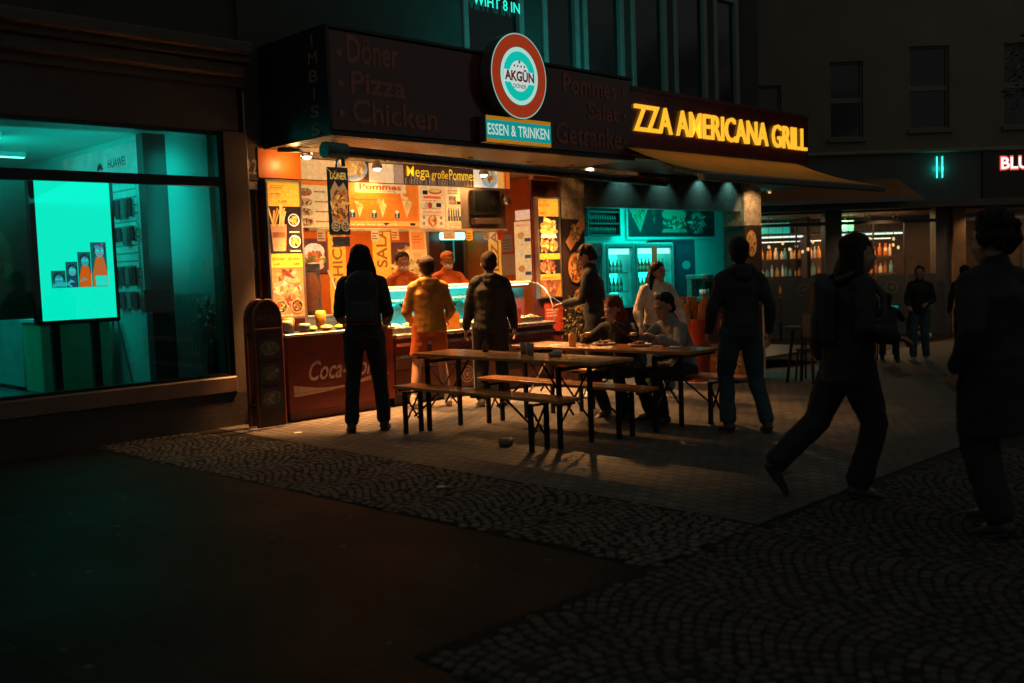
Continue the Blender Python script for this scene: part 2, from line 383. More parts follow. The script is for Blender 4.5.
mb=MB(); mb.box(-9,-.3625,-.07,.3,.34,.50,bev=.012); mb.build('window_sill',mat('sill_panel',(.14,.085,.06),.5,var=.35,scale=2),b1)
mb=MB(); mb.box(-9,-.12,-.05,.3,-.1,.338); mb.build('plinth',mat('plinth_stone',(.035,.028,.024),.6,var=.3,bump=.3),b1)
fr=MB(); fr.box(-6.2,-.3625,-.01,.05,2.36,2.455,bev=.006); fr.box(-.42,-.3625,-.012,.06,.502,2.36); fr.box(-.42,-.3625,-.012,.06,2.456,2.9); fr.box(-6.2,-.422,-.012,.05,2.86,2.9); fr.box(-6.2,-.422,-.012,.05,.502,.53)
fr.box(-3.6,-3.54,-.012,.05,.532,2.358)
fr.build('window_frame',mat('dark_anodised',(.02,.028,.026),.35,.6),b1)
mb=MB(); mb.box(-6.2,-.422,.015,.023,.532,2.358); mb.build('window_glass',M_GLASS,b1); mb=MB(); mb.box(-6.2,-.422,.015,.023,2.457,2.858); mb.build('window_glass',M_GLASS,b1)
mb=MB(); mb.box(-9,.1,.3,6,.30,.338); mb.build('interior_floor',mat('shop_floor',(.08,.09,.09),.25,var=.2),b1)
mb=MB(); mb.box(-9,.1,.3,6,2.92,3.0); mb.build('interior_ceiling',M_TEALW,b1)
mb=MB(); mb.box(-9,-.95,5.0,5.1,.34,2.92); mb.box(-9.1,-9,.3,5.1,.34,2.92); mb.build('back_wall',mat('shop_back_wall',(.18,.2,.2),.6),b1)
mb=MB(); mb.box(-.885,-.80,.74,5.0,.34,2.92); mb.build('side_wall',M_TEALW,b1)
mb=MB(); mb.box(-.895,-.66,.58,.72,.34,2.92); mb.build('pillar',mat('pillar_dark',(.03,.035,.035),.4),b1)
mb=MB(); mb.box(-.655,-.12,.6,.66,.34,2.92); mb.build('display_panel',M_TEALW,b1)
mb=MB(); 
for k in range(26): mb.box(-.66+.0+.016*k+.0,-.652+.016*k,.578,.598,.40,1.32)
mb.box(-.67,-.24,.598,.6,.38,1.34)
ra=mb.build('radiator',mat('radiator_paint',(.4,.45,.43),.5),tag(empty('slatted_radiator',(-.45,.59,.34)),'tall slatted radiator panel inside the teal shop window','radiator'))
# slatwall with hanging goods, header
mb=MB()
for k in range(16): mb.box(-.905,-.886,.80,3.0,1.2+.08*k,1.265+.08*k)
mb.build('slatwall',mat('slatwall',(.75,.78,.75),.5),b1)
rnd=random.Random(5)
for row,zz in enumerate((2.30,2.02,1.62,1.36)):
    for j in range(8):
        y=.86+j*.135+rnd.uniform(-.02,.02); h=rnd.uniform(.13,.2)
        pk=empty('phone_case_package',(-.92,y,zz-h),label='phone accessory package hanging on the slatted wall behind the shop window',cat='package',group='accessory packages on the slatted wall')
        mb=MB(); mb.box(-.95,-.93,y-.045,y+.045,zz-h,zz); mb.build('packet',mat('packet_%d'%(j%3),[(.03,.03,.03),(.2,.2,.2),(.05,.08,.1)][j%3],.3),pk)
        mb=MB(); mb.bar((-.904,y,zz+.006),(-.97,y,zz+.006),.006); mb.build('hook',M_STEEL,pk)
fr_=Frame((-.89,2.62,2.56),(0,-1,0),(0,0,1)); a=Art(fr_); a.fr.n=Vector((-1,0,0)); a.rect(0,0,1.9,.3,(.5,.55,.55)); a.text('HUAWEI',1.2,.09,.42,.09,(.02,.02,.02))
for k in range(8):
    an=PI*(k+.5)/8; a.ell(1.0+.05*math.cos(an),.09+.05*math.sin(an),.035,.011,(.02,.02,.02),an,8,same=k>0)
hd=a.build('header_sign',mat('header_print',attr=True,rough=.4,estr=.05),None,cols=True); tag(hd,'pale shelf header with a flower mark and lettering above the slatted wall','sign')
# counters in shop
for (x0,x1,y0,y1,z1,c) in ((-1.7,-1.0,1.35,1.85,1.12,(.05,.35,.2)),(-1.6,-1.02,2.2,3.3,1.3,(.3,.3,.3))):
    cb=empty('shop_cabinet',((x0+x1)/2,(y0+y1)/2,.34),label='%s cabinet below the slatted wall of the teal shop'%('low green' if z1<1.2 else 'taller grey'),cat='cabinet')
    mb=MB(); mb.box(x0,x1,y0,y1,.38,z1-.03,bev=.01); mb.build('carcass',mat('cabinet_%d'%int(z1*10),c,.4),cb)
    mb=MB(); mb.box(x0-.02,x1+.005,y0-.02,y1+.02,z1-.03,z1); mb.build('worktop',M_TEALW,cb)
# poster with figures at left wall of shop
a=Art(Frame((-2.62,1.0,1.15))); a.rect(0,0,.75,1.3,(.03,.06,.05)); a.ell(.36,.95,.14,.2,(.12,.14,.1)); a.ell(.36,.5,.24,.4,(.02,.12,.06)); a.text('o',.3,.5,.16,.2,(.25,.4,.3)); a.food(.36,.5,.2,.35,[(.02,.1,.06),(.05,.2,.12),(.1,.12,.1)],30,.05)
p=a.build('poster',mat('shop_poster',attr=True,rough=.5),None,cols=True); tag(p,'dim green poster with a round figure hanging left of the bright screen','poster')
# digital screen
sc=empty('digital_signage_screen',(-1.6,.55,.34),label='bright teal upright advertising screen on a black stand in the shop window',cat='screen')
mb=MB(); mb.box(-2.0,-1.225,.56,.67,1.09,2.46,bev=.012); mb.build('housing',M_BLACK,sc)
a=Art(Frame((-1.955,.5585,1.13))); a.rect(0,0,.69,1.29,(0,.86,.60),)
a.k=1
mosaic=[(.10,.30,.13,.16),(.235,.30,.11,.24),(.35,.30,.12,.33),(.475,.30,.15,.42)]
for (x,z,w_,h_) in mosaic: a.rect(x,z,w_,h_,(.0,.10,.09),same=(x>.11))
a.lay()
rnd=random.Random(2)
for i,(x,z,w_,h_) in enumerate(mosaic):
    sk=[(.02,.30,.34),(.05,.42,.50),(.03,.34,.40),(.10,.40,.42)][i]; sh_=[(.0,.34,.22),(.01,.05,.09),(.80,.10,.0),(.70,.12,.02)][i]; cx_=x+w_*.52; hy=z+h_-.085; r_=min(.058,w_*.42)
    a.rect(x+.004,z+.004,w_-.008,h_*.45,[(.0,.16,.12),(.0,.05,.06),(.02,.04,.06),(.0,.10,.12)][i]); a.poly([(x+.004,z+.004),(x+w_-.004,z+.004),(x+w_-.004,z+h_*.32),(cx_+r_*.6,hy-r_*.9),(cx_-r_*.6,hy-r_*.9),(x+.004,z+h_*.30)],sh_)
    a.ell(cx_,hy+.012,r_*.98,r_*1.1,(.01,.02,.03)); a.ell(cx_,hy-.004,r_*.74,r_*.92,sk); a.ell(cx_-r_*.3,hy+.006,r_*.24,r_*.15,(.0,.75,.72)); a.ell(cx_+r_*.3,hy+.006,r_*.24,r_*.15,(.0,.75,.72)); a.ell(cx_,hy-r_*.5,r_*.3,r_*.09,(.45,.05,.08)); a.poly([(cx_-r_*.2,hy+r_*1.0),(cx_+r_*.7,hy+r_*1.05),(cx_+r_*.2,hy+r_*.5)],(.02,.08,.1))
    for k in range(3): a.ell(x+w_*.25+.012*k,z+h_*.2+.006*k,.026,.007,sk,.5-k*.5)
for k in range(5): a.ell(.13+.03*k,.325+.012*(k%2),.038,.010,(.02,.42,.5),.6-k*.3)
a.rect(.50,.305,.115,.10,(.0,.55,.42)); a.rect(.505,.31,.105,.09,(.03,.70,.55)); a.food(.56,.68,.05,.03,[(.4,.05,.15),(.1,.05,.3),(.0,.3,.4)],14,.012)
p=a.build('screen_picture',mat('lit_screen',attr=True,rough=.3,var=.0,estr=1.38),sc,cols=True)
mb=MB(); mb.box(-1.87,-1.80,.58,.64,.36,1.088); mb.box(-1.5,-1.43,.58,.64,.36,1.088); mb.box(-1.98,-1.32,.5,.75,.338,.362); mb.build('stand',M_BLACK,sc)
# easel behind screen
es=empty('folding_easel',(-1.1,.9,.34),label='thin folding easel standing beside the advertising screen in the window',cat='easel')
for dx,dy in ((-.12,0),(.14,0),(0,.3)):
    mb=MB(); mb.tube([(-1.12+dx,.9+dy,.34),(-1.12,.95,1.25)],.012,6); mb.build('leg',M_ALU,es)
# shop lamps: bright strips on ceiling and teal light
for i,(x,y) in enumerate(((-2.3,1.2),(-1.6,2.6),(-3.6,2.0),(-2.2,3.9),(-4.6,3.2))):
    lp=empty('ceiling_lamp',(x,y,2.9),label='%s bright strip lamp on the shop ceiling behind the glass'%['front right','middle right','front left','rear right','rear left'][i],cat='ceiling lamp',group='strip lamps on the shop ceiling')
    mb=MB(); mb.box(x-.3,x+.3,y-.045,y+.045,2.865,2.918); mb.build('housing',M_WHITE,lp)
    mb=MB(); mb.box(x-.29,x+.29,y-.035,y+.035,2.857,2.864); mb.build('diffuser',mat('teal_lamp',(.5,1,.9),.4,emis=(.35,1,.85),estr=3.),lp)
area('teal_shop_fill',(-3.2,.80,2.5),4.5,.6,28,(0,.9,.78),(math.radians(75),0,math.radians(-8)))  # unseen inward fill, added to brighten the shop walls
area('teal_ceiling_light',(-2.6,3.0,2.8),2.4,1.6,24,TEAL,(0,0,0),110)
area('teal_rack_fill',(-2.1,1.7,2.4),1.2,.5,14,TEAL,(0,math.radians(-75),0))  # unseen fill added to brighten the side wall and its goods
area('teal_window_light',(-.62,.28,2.2),.2,1.1,3.4,(0,.9,.78),(math.radians(80),0,0))
mb=MB(); mb.box(-.40,-.24,.5,.56,.36,.95); 
fb_=empty('dried_flower_bunch',(-.33,.5,.34),label='bunch of dried flowers in a tall vase inside the teal window corner',cat='flower bunch')
mb=MB(); mb.lathe([(0,0),(.05,0),(.06,.25),(.035,.42),(.045,.5),(0,.5)],(-.33,.47,.34),12); mb.build('vase',mat('vase',(.05,.04,.04),.3),fb_)
mb=MB(); q_=random.Random(6)
for k in range(60):
    t=Vector((q_.gauss(0,.07),q_.gauss(0,.03),q_.uniform(.12,.45))); mb.bar((-.33,.47,.82),(-.33+t.x,.47+t.y,.82+t.z),.004); mb.ball((-.33+t.x,.47+t.y,.83+t.z),(.018,.015,.02),6,4)
mb.build('flowers',mat('dried_flowers',(.6,.35,.3),.8),fb_)
# cardboard/price tag, dark sign on pillar; reflection-like flower bunch by panel
mb=MB(); mb.box(-.98,-.72,.545,.575,1.16,1.38); o=mb.build('notice_board',mat('dark_notice',(.02,.015,.015),.5)); tag(o,'small dark notice hanging on the pillar in the shop window','notice')

# entrance door between shops with house number
dr=empty('entrance_door',(.0,.12,0),label='dark narrow entrance door with house number 22 between the two shops',cat='door')
mb=MB(); mb.box(-.115,.03,.10,.16,-.05,2.35,bev=.01); mb.build('door_leaf',mat('door_dark',(.02,.02,.02),.35),dr)
mb=MB(); mb.box(-.115,.03,.03,.16,2.352,2.43); mb.build('transom',mat('transom_metal',(.35,.3,.25),.4,.5),dr)
a=Art(Frame((-.112,.008,2.50))); a.text('22',.0,.0,.14,.15,(.3,.25,.2)); a.build('house_number',M_ART,dr,cols=True)
mb=MB(); mb.box(-.08,-.01,.085,.098,1.55,1.75,bev=.004); mb.build('intercom',M_GREY,dr)
mb=MB(); mb.tube([(-.10,.0,.0),(-.10,.0,3.3)],.018,8); o=mb.build('downpipe',mat('pipe_metal',(.25,.2,.16),.4,.7)); tag(o,'thin metal downpipe running up beside the dark entrance door','pipe')
# ------------------------------------------------------------------ main building with the kiosk and the second shop
mb0=empty('main_building',(4.5,.3,0),label='dark town house carrying the lit kiosk, the grill sign and tall upper windows',cat='building')
wins=[(2.9,3.95),(4.3,5.02),(5.1,5.98),(6.15,7.0),(7.18,8.05),(8.25,8.95)]
mb=MB(); prev=-.12
for a_,b_ in wins: mb.box(prev,a_,.0,.4,3.9,9.); prev=b_
mb.box(prev,9.55,.0,.4,3.9,9.); mb.box(-.12,9.55,.0,.4,2.80,3.9)
mb.box(9.25,9.55,.401,9,2.8,9.)
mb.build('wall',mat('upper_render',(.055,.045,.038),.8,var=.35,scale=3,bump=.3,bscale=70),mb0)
for i,(a_,b_) in enumerate(wins):
    f=MB(); f.box(a_,a_+.09,-.03,.1,3.9,6.6,bev=.01); f.box(b_-.09,b_,-.03,.1,3.9,6.6,bev=.01); f.box(a_+.091,b_-.091,-.02,.1,3.9,4.0); f.box(a_+.091,b_-.091,-.02,.1,5.6,5.68)
    f.box(a_,b_,-.02,.1,6.6,9)
    o=f.build('window',mat('window_frame_grey',(.22,.22,.2),.5,var=.2),mb0)
    f=MB(); f.box(a_+.09,b_-.09,.04,.05,4.0,5.6); f.box(a_+.09,b_-.09,.04,.05,5.68,6.6); f.build('pane',M_DKGLASS,o)

STONE=mat('rough_stone',(.34,.25,.15),.75,var=.7,scale=14,bump=1.,bscale=22)
mb=MB(); mb.box(4.55,5.02,-.02,.42,2.10,2.795,bev=.01); mb.build('stone_pillar',STONE,mb0)
mb=MB(); mb.box(9.03,9.55,-.02,.40,2.04,2.795,bev=.01); mb.build('stone_pillar',STONE,mb0)
mb=MB(); mb.box(4.56,5.01,-.01,.42,-.5,2.098); mb.build('pillar_cladding',mat('dark_cladding',(.035,.022,.016),.4,var=.3),mb0); mb=MB(); mb.box(9.04,9.54,-.01,.40,-.6,2.038); mb.build('pillar_cladding',mat('dark_cladding',(.035,.022,.016),.4,var=.3),mb0)
mb=MB(); mb.box(5.021,9.029,.05,.18,2.28,2.795); mb.build('lintel_panel',mat('lintel_metal',(.13,.14,.14),.3,.4,var=.15),mb0)
# soffit above both shops
mb=MB(); mb.box(4.45,9.2,-1.12,-.001,2.80,2.86); mb.build('soffit',mat('soffit_grey',(.12,.12,.12),.5),mb0)
# ---- second shop interior
mb=MB(); mb.prism([(9.553,-.0,-.6),(9.553+1.58*8,8,-.6),(9.2+1.58*8,8,-.6),(9.3,.405,-.6),(9.553,.405,-.6)],(0,0,9.6)); mb.build('side_wall',MATS['upper_render'],mb0)
mb=MB(); mb.box(5.05,12.2,2.3,2.4,-.5,2.9); mb.build('interior_wall',mat('cafe_wall',(.55,.6,.57),.45,var=.1),mb0)
mb=MB(); mb.box(5.05,12.2,.2,2.3,2.82,2.9); mb.build('interior_ceiling',mat('cafe_ceiling',(.35,.38,.37),.6),mb0)
mb=MB(); mb.box(5.05,12.2,.1,2.3,-.26,-.2); mb.build('interior_floor',mat('cafe_floor',(.07,.07,.07),.35),mb0)
area('grill_ceiling_light',(8.3,1.3,2.78),4.,.9,80,TEAL,(math.radians(12),0,0),130)
area('grill_wall_light',(10.0,.9,2.5),2.6,.3,40,TEAL,(math.radians(70),0,0))
P=[(.5,.2,.05),(.3,.25,.05),(.05,.3,.1),(.35,.04,.02),(.5,.35,.15)]
def tl(c,f=1.): return (c[0]*.35*f,c[1]*1.1*f,c[2]*1.2*f+.02)
a=Art(Frame((8.85,2.27,1.97))); W=2.75; H=.56
a.rect(-.05,-.05,W+.1,H+.1,(.5,.6,.58)); a.rect(0,0,W,H,(.01,.03,.035))
a.poly([(.0,.56),(.62,.56),(.35,.08)],(.45,.3,.2)); a.food(.32,.4,.18,.13,[(.5,.15,.08),(.6,.5,.3),(.2,.06,.03),(.1,.25,.1)],50,.028); a.food(.75,.38,.06,.12,[(.5,.12,.08)],14,.03)
a.poly([(1.0,.08),(1.8,.08),(1.78,.15),(1.05,.15)],(.25,.3,.22)); a.ell(1.4,.42,.4,.12,(.4,.32,.22)); a.rect(1.02,.18,.76,.12,(.02,.07,.05)); a.food(1.4,.26,.38,.10,[(.02,.12,.07),(.1,.45,.3),(.4,.1,.08),(.4,.5,.35)],90,.032)
a.food(2.15,.3,.24,.22,[(.1,.4,.35),(.4,.6,.5),(.6,.3,.2),(.02,.06,.06),(.02,.1,.1)],110,.032,3.); a.food(2.6,.35,.1,.2,[(.02,.1,.09),(.01,.05,.05)],30,.04)
o=a.build('wall_picture',mat('teal_food_print',attr=True,rough=.35,var=.2,scale=20),None,cols=True); tag(o,'long framed picture of pizza slice, burger and salad high on the teal wall','picture')
# dark bottle rack on the left
rk=empty('wall_rack',(8.0,2.2,1.9),label='dark wooden rack of bottles high on the wall left of the food picture',cat='rack')
mb=MB(); mb.box(7.55,8.42,2.27,2.298,1.98,2.6)
for z in (1.98,2.18,2.38,2.58): mb.box(7.55,8.42,2.1,2.269,z,z+.025)
for x in (7.55,8.40): mb.box(x,x+.02,2.1,2.269,2.005,2.58)
mb.build('frame',M_DARKW,rk)
mb=MB()
for z in (2.006,2.206,2.406):
    for k in range(12): mb.lathe([(.0,0),(.028,0),(.028,.09),(.01,.13),(.01,.16),(0,.16)],(7.63+k*.066,2.18,z),8)
b=mb.build('bottle_row',mat('dark_bottle',(.02,.05,.04),.15),rk); b['kind']='stuff'
# fridges
def fridge(x,wd,doors,label):
    fl=-.2; y0,y1=1.65,2.28; h=2.04
    r=empty('drinks_fridge',(x+wd/2,y0,fl),label=label,cat='fridge',group='lit drinks fridges along the teal back wall')
    mb=MB(); mb.box(x,x+.05,y0,y1,fl,fl+h); mb.box(x+wd-.05,x+wd,y0,y1,fl,fl+h); mb.box(x+.05,x+wd-.05,y1-.04,y1,fl,fl+h); mb.box(x+.05,x+wd-.05,y0,y1-.04,fl+h-.09,fl+h); mb.box(x+.05,x+wd-.05,y0,y1-.04,fl,fl+.2)
    mb.build('cabinet',mat('fridge_body',(.35,.5,.5),.35,var=.05),r)
    mb=MB(); mb.box(x+.055,x+wd-.055,y0+.30,y0+.315,fl+.21,fl+h-.1); mb.build('light_panel',mat('fridge_glow',(.1,.8,.65),.5,emis=(.02,.85,.66),estr=2.2),r)
    mb=MB(); mb.box(x+.06,x+wd-.06,y0+.03,y0+.05,fl+h-.19,fl+h-.1); mb.build('header_lamp',mat('fridge_header',(.5,1,.9),.5,emis=(.3,1,.85),estr=1.6),r)
    dw=(wd-.04)/doors
    for d in range(doors):
        xx=x+.02+d*dw; f=MB()
        for q in ((xx+.002,xx+.04,fl+.12,fl+h-.02),(xx+dw-.04,xx+dw-.002,fl+.12,fl+h-.02)): f.box(q[0],q[1],y0-.04,y0-.005,q[2],q[3])
        f.box(xx+.0405,xx+dw-.0405,y0-.04,y0-.005,fl+.12,fl+.17); f.box(xx+.0405,xx+dw-.0405,y0-.04,y0-.005,fl+h-.07,fl+h-.02)
        do=f.build('door',mat('fridge_door',(.12,.2,.2),.35),r)
        f=MB(); f.box(xx+.04,xx+dw-.04,y0-.025,y0-.02,fl+.17,fl+h-.07); f.build('pane',M_CASEGL,do)
        f=MB(); f.tube([(xx+.06,y0-.07,fl+.8),(xx+.06,y0-.07,fl+1.2)],.01,6); f.build('handle',M_ALU,do)
    s=MB()
    for z in (.55,.89,1.21,1.53): s.box(x+.055,x+wd-.055,y0+.05,y0+.29,fl+z,fl+z+.012)
    s.build('shelf',M_ALU,r)
    return r
fridge(7.42,.74,1,'narrow lit drinks fridge with one door, behind the man looking at his phone')
fridge(8.2,1.12,2,'wide two door lit drinks fridge full of bottles')
def bottle_proto(name,col,h,em=.0,lab=None):
    r=empty(name,(0,0,0)); r['category']='bottle'
    mb=MB(); mb.lathe([(0,0),(.03,0),(.032,.01),(.032,h*.55),(.012,h*.8),(.012,h*.93),(0,h*.93)],(0,0,0),9); mb.build('body',mat(name+'_glass_%d'%int(col[0]*99),col,.15,emis=col,estr=em),r)
    mb=MB(); mb.lathe([(0,h*.931),(.014,h*.931),(.014,h),(0,h)],(0,0,0),8); mb.build('cap',M_WHITE,r)
    mb=MB(); mb.lathe([(.0325,h*.2),(.0325,h*.42)],(0,0,0),9); mb.build('paper_label',mat('label_%d'%int(col[0]*99),tuple(min(1,c*.5+.35) for c in col),.5),r)
    return r
protos=[bottle_proto('drink_bottle',(.45,.12,.01),.24),bottle_proto('drink_bottle',(.02,.25,.18),.24),bottle_proto('drink_bottle',(.3,.3,.25),.22),bottle_proto('drink_bottle',(.6,.3,.02),.22)]
nm=['amber','green','pale','orange']; used=set(); rnd=random.Random(9)
def putb(i,x,y,z,lab,grp):
    o=protos[i] if i not in used else copy_tree(protos[i]); used.add(i); o.location=(x,y,z); o['label']=lab; o['category']='bottle'; o['group']=grp
for zi,z in enumerate((.37,.71,1.03,1.35)):
    sh=['lowest','second','third','top'][zi]
    for k in range(6):
        i=rnd.choice((1,2) if zi<3 else (2,0)); putb(i,7.52+k*.1,1.80,z-.0+.0-.02+.012-.0+.0 if False else z-.008,'small %s drink bottle on the %s shelf of the narrow fridge'%(nm[i],sh),'bottles in the drinks fridges')
    for k in range(10):
        i=rnd.choice((0,3) if (zi==3 and k<6) else (1,2,2) if zi else (1,1,2)); putb(i,8.31+k*.1,1.80,z-.008,'small %s drink bottle on the %s shelf of the wide fridge'%(nm[i],sh),'bottles in the drinks fridges')
# tall dark cabinet right of fridges
cf=empty('vending_cabinet',(9.7,1.9,-.2),label='tall dark red vending cabinet with a round emblem right of the lit fridges',cat='vending cabinet')
mb=MB(); mb.box(9.36,9.98,1.62,2.27,-.2,1.9,bev=.02); mb.build('body',mat('cabinet_dark',(.035,.02,.03),.35),cf)
a=Art(Frame((9.38,1.615,.65))); a.rect(0,0,.58,1.15,(.05,.03,.045)); a.ell(.3,.78,.22,.27,(.12,.05,.08)); a.ell(.3,.78,.2,.25,(.06,.03,.05)); a.ell(.3,.78,.13,.08,(.0,.22,.25)); a.build('front_print',M_ART,cf,cols=True)
# red beach flag / pole banner in front of the fridge
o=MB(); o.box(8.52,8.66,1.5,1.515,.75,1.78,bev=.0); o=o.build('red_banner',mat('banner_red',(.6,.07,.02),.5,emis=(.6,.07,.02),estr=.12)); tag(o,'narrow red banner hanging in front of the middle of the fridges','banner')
# shelf unit far left behind the standing man
su=empty('steel_shelf',(7.1,1.9,-.2),label='steel shelf unit with stacked jars and cups at the left of the teal fridges',cat='shelf')
s=MB()
for z in (.9,1.2,1.5,1.75): s.box(6.8,7.38,1.7,2.2,z,z+.02)
for x in (6.81,7.37): s.box(x-.01,x+.01,1.68,1.70,-.2,1.8)
s.box(6.8,7.38,1.66,1.68,1.64,1.84); s.build('frame',M_STEEL,su)
for z in (.92,1.22,1.52):
    for k in range(6):
        c=rnd.choice([(.4,.3,.2),(.5,.15,.05),(.3,.3,.3),(.1,.2,.15)]); m=MB(); m.lathe([(0,0),(.035,0),(.04,.14),(0,.14)],(6.88+k*.085,1.8,z),8)
        o=m.build('jar',mat('jar_%d'%int(c[0]*99+c[1]*9),c,.4)); tag(o,'jar standing on the steel shelf left of the fridges','jar','jars on the steel shelf')
# front counter of the second shop with machines
ct=empty('bar_counter',(7.6,.95,-.2),label='dark bar counter inside the teal lit shop, left part behind the guests',cat='counter')
m=MB(); m.box(5.4,9.6,.7,1.15,-.2,.78); m.build('body',M_DARKW,ct); m=MB(); m.box(5.35,9.65,.64,1.2,.781,.82,bev=.01); m.build('top',M_BLACK,ct)
for k,(x,h,c,nme,lb) in enumerate(((9.1,.36,(.3,.28,.26),'juice_dispenser','steel drink dispenser on the dark bar counter under the teal wall'),(9.5,.30,(.05,.05,.05),'coffee_machine','black coffee machine at the right end of the bar counter'),(6.7,.2,(.6,.25,.02),'beer_mug_tray','glass of amber beer on the bar counter left of the standing girl'))):
    r=empty(nme,(x,.9,.82),label=lb,cat=nme.split('_')[0]+' '+nme.split('_')[1] if k<2 else 'beer glass')
    m=MB(); 
    if k==2: m.lathe([(0,0),(.1,0),(.1,h*.8),(.0,h*.8)],(x,.9,.822),14); m.build('glass',mat('beer',(.6,.25,.02),.2,emis=(.8,.3,.02),estr=.25),r); m=MB(); m.lathe([(.0,h*.8),(.102,h*.8),(.09,h),(0,h)],(x,.9,.823),14); m.build('foam',M_WHITE,r)
    else:
        m.box(x-.15,x+.15,.75,1.1,.822,.88,bev=.01); m.box(x-.15,x+.15,1.0,1.1,.881,.82+h); m.box(x-.16,x+.16,.75,1.12,.821+h,.9+h,bev=.01); m.build('housing',mat(nme,c,.3,.6),r)
        for q in (-.09,.0,.09): m=MB(); m.lathe([(0,0),(.03,0),(.035,.12),(0,.12)],(x+q,.85,.882),8); m.build('cup',M_WHITE,r)
# lit downlights in the soffit
for i,(px_x,yy) in enumerate(((5.9,-.12),(6.86,-.12),(7.84,-.1),(8.67,-.1))):
    r=empty('downlight',(px_x,yy,2.8),label='round recessed downlight, %s from the left in the soffit above the teal shop'%['first','second','third','fourth'][i],cat='downlight',group='downlights above the teal shop')
    m=MB(); m.lathe([(.04,-.012),(.065,-.012),(.065,.0),(.04,.0)],(px_x,yy,2.798),18); m.build('ring',M_ALU,r)
    m=MB(); m.lathe([(0,-.009),(.039,-.009)],(px_x,yy,2.798),18); m.build('lens',mat('downlight_lens',(.8,1,.95),.4,emis=(.65,1.,.92),estr=7.),r)
    spot('downlight_beam',(px_x,yy,2.775),8,(.35,1,.85),110,(math.radians(30),0,0))

r=empty('added_pillar_spot',(8.95,-.55,2.8),label='warm round spotlight added in the soffit to brighten the right stone pillar',cat='spotlight')  # made-up fixture, added to brighten the right pillar
m=MB(); m.lathe([(.04,-.012),(.06,-.012),(.06,.0),(.04,.0)],(8.95,-.55,2.798),16); m.build('ring',M_GREY,r)
m=MB(); m.lathe([(0,-.009),(.039,-.009)],(8.95,-.55,2.798),16); m.build('lens',mat('warm_lens_small',(1,.75,.45),.5,emis=(1,.7,.4),estr=2.),r)
spot('pillar_fill_spot',(4.55,-.55,2.74),60,(1,.55,.24),80,(math.radians(42),0,math.radians(-18)))  # unseen spot added to brighten the left pillar
spot('pillar_fill_spot',(8.95,-.55,2.775),95,(1,.62,.32),80,(math.radians(38),0,math.radians(-35)))  # beam of the added right pillar fixture
# ------------------------------------------------------------------ kiosk
ks=empty('snack_kiosk',(2.3,0,0),label='brightly lit orange snack kiosk built into the dark house front',cat='kiosk')
m=MB(); m.box(.09,4.95,2.35,2.45,-.2,2.76); m.box(.04,.09,.1,2.45,-.2,2.76); m.build('wall',M_ORANGE,ks)
m=MB(); m.box(4.951,5.0,.43,2.45,-.3,2.76); m.build('wall',M_ORANGE,ks)
m=MB(); m.box(.04,5.04,.02,2.45,2.765,2.798); m.build('ceiling',mat('kiosk_ceiling',(.5,.42,.33),.5),ks)
m=MB(); m.box(.04,5.04,.1,2.45,-.3,.02); m.build('floor',mat('kiosk_floor',(.1,.07,.05),.5),ks)
# dark rear doorway / window right of the dividing post with teal lamp
m=MB(); m.box(4.12,4.18,2.29,2.345,.9,2.3); m.box(4.88,4.93,2.30,2.345,.9,2.3); m.build('window_post',M_ALU,ks)
m=MB(); m.box(4.42,4.88,2.325,2.345,.9,2.3); m.build('rear_window',M_DKGLASS,ks)
m=MB(); m.box(4.18,4.42,2.325,2.345,.9,2.3); m.build('rear_panel',mat('dark_maroon',(.09,.012,.01),.4),ks)
o=MB(); o.box(4.36,4.84,2.2,2.28,1.93,2.04,bev=.02); lp=empty('counter_lamp',(4.6,2.25,2.04),label='glowing teal strip lamp behind the vendors in the kiosk',cat='lamp')
o.build('tube',mat('teal_tube',(.5,1,.9),.4,emis=(.25,1,.85),estr=3.),lp); o=MB(); o.box(4.60,4.615,2.22,2.235,1.6,1.93); o.build('cord',mat('teal_cord',(.05,.4,.35),.4,emis=(0,.5,.4),estr=.3),lp)
# soffit under the sign box, ribbed
m=MB(); m.box(.12,4.62,-1.14,-.001,2.78,2.80)
for k in range(64): m.box(.16+k*.069,.190+k*.069,-1.13,-.30,2.752,2.779)
m.build('ribbed_soffit',mat('soffit_metal',(.5,.42,.32),.35,.5,var=.1),ks)
# sign box: red plastic front and side with lettering
m=MB(); m.box(.12,4.62,-1.17,-.001,2.802,3.745,bev=.015); m.build('sign_box',mat('dark_red_plastic',(.085,.012,.009),.22,var=.2,scale=2,coat=.4),ks)
m=MB(); m.box(.10,4.64,-1.19,-.001,2.755,2.80) ; m.box(.10,4.64,-1.19,-.001,3.747,3.775); m.box(.085,.119,-1.19,-.001,2.80,3.747)
m.build('trim',M_BLACK,ks)
fr_=Frame((0,-1.174,0)); a=Art(fr_)
c=(.34,.11,.07)
for (t,x,z,w_,h_) in (('Döner',.33,3.45,.62,.26),('Pizza',.36,3.17,.66,.21),('Chicken',.36,2.89,1.06,.23)):
    a.text(t,x,z,w_,h_,c,.02); a.ell(.24,z+.08,.035,.035,c)
for (t,x,z,w_,h_) in (('Pommes',3.36,3.47,.96,.22),('Salat',3.78,3.20,.58,.20),('Getränke',3.20,2.88,1.2,.25)):
    a.text(t,x,z,w_,h_,c,.02); a.ell(4.47,z+.1,.03,.03,c)
a.rect(2.05,2.82,.006,.9,(.05,.01,.01),True); a.build('front_lettering',mat('sign_letters',attr=True,rough=.3),ks,cols=True)
a=Art(Frame((.083,0,0),(0,-1,0),(0,0,1)))
for i,t in enumerate('IMBISS'):
    w_=.03 if t=='I' else .15; a.text(t,.97-w_/2,3.60-i*.165,w_,.115,(.3,.12,.08),.02)
a.build('side_lettering',MATS['sign_letters'],ks,cols=True)
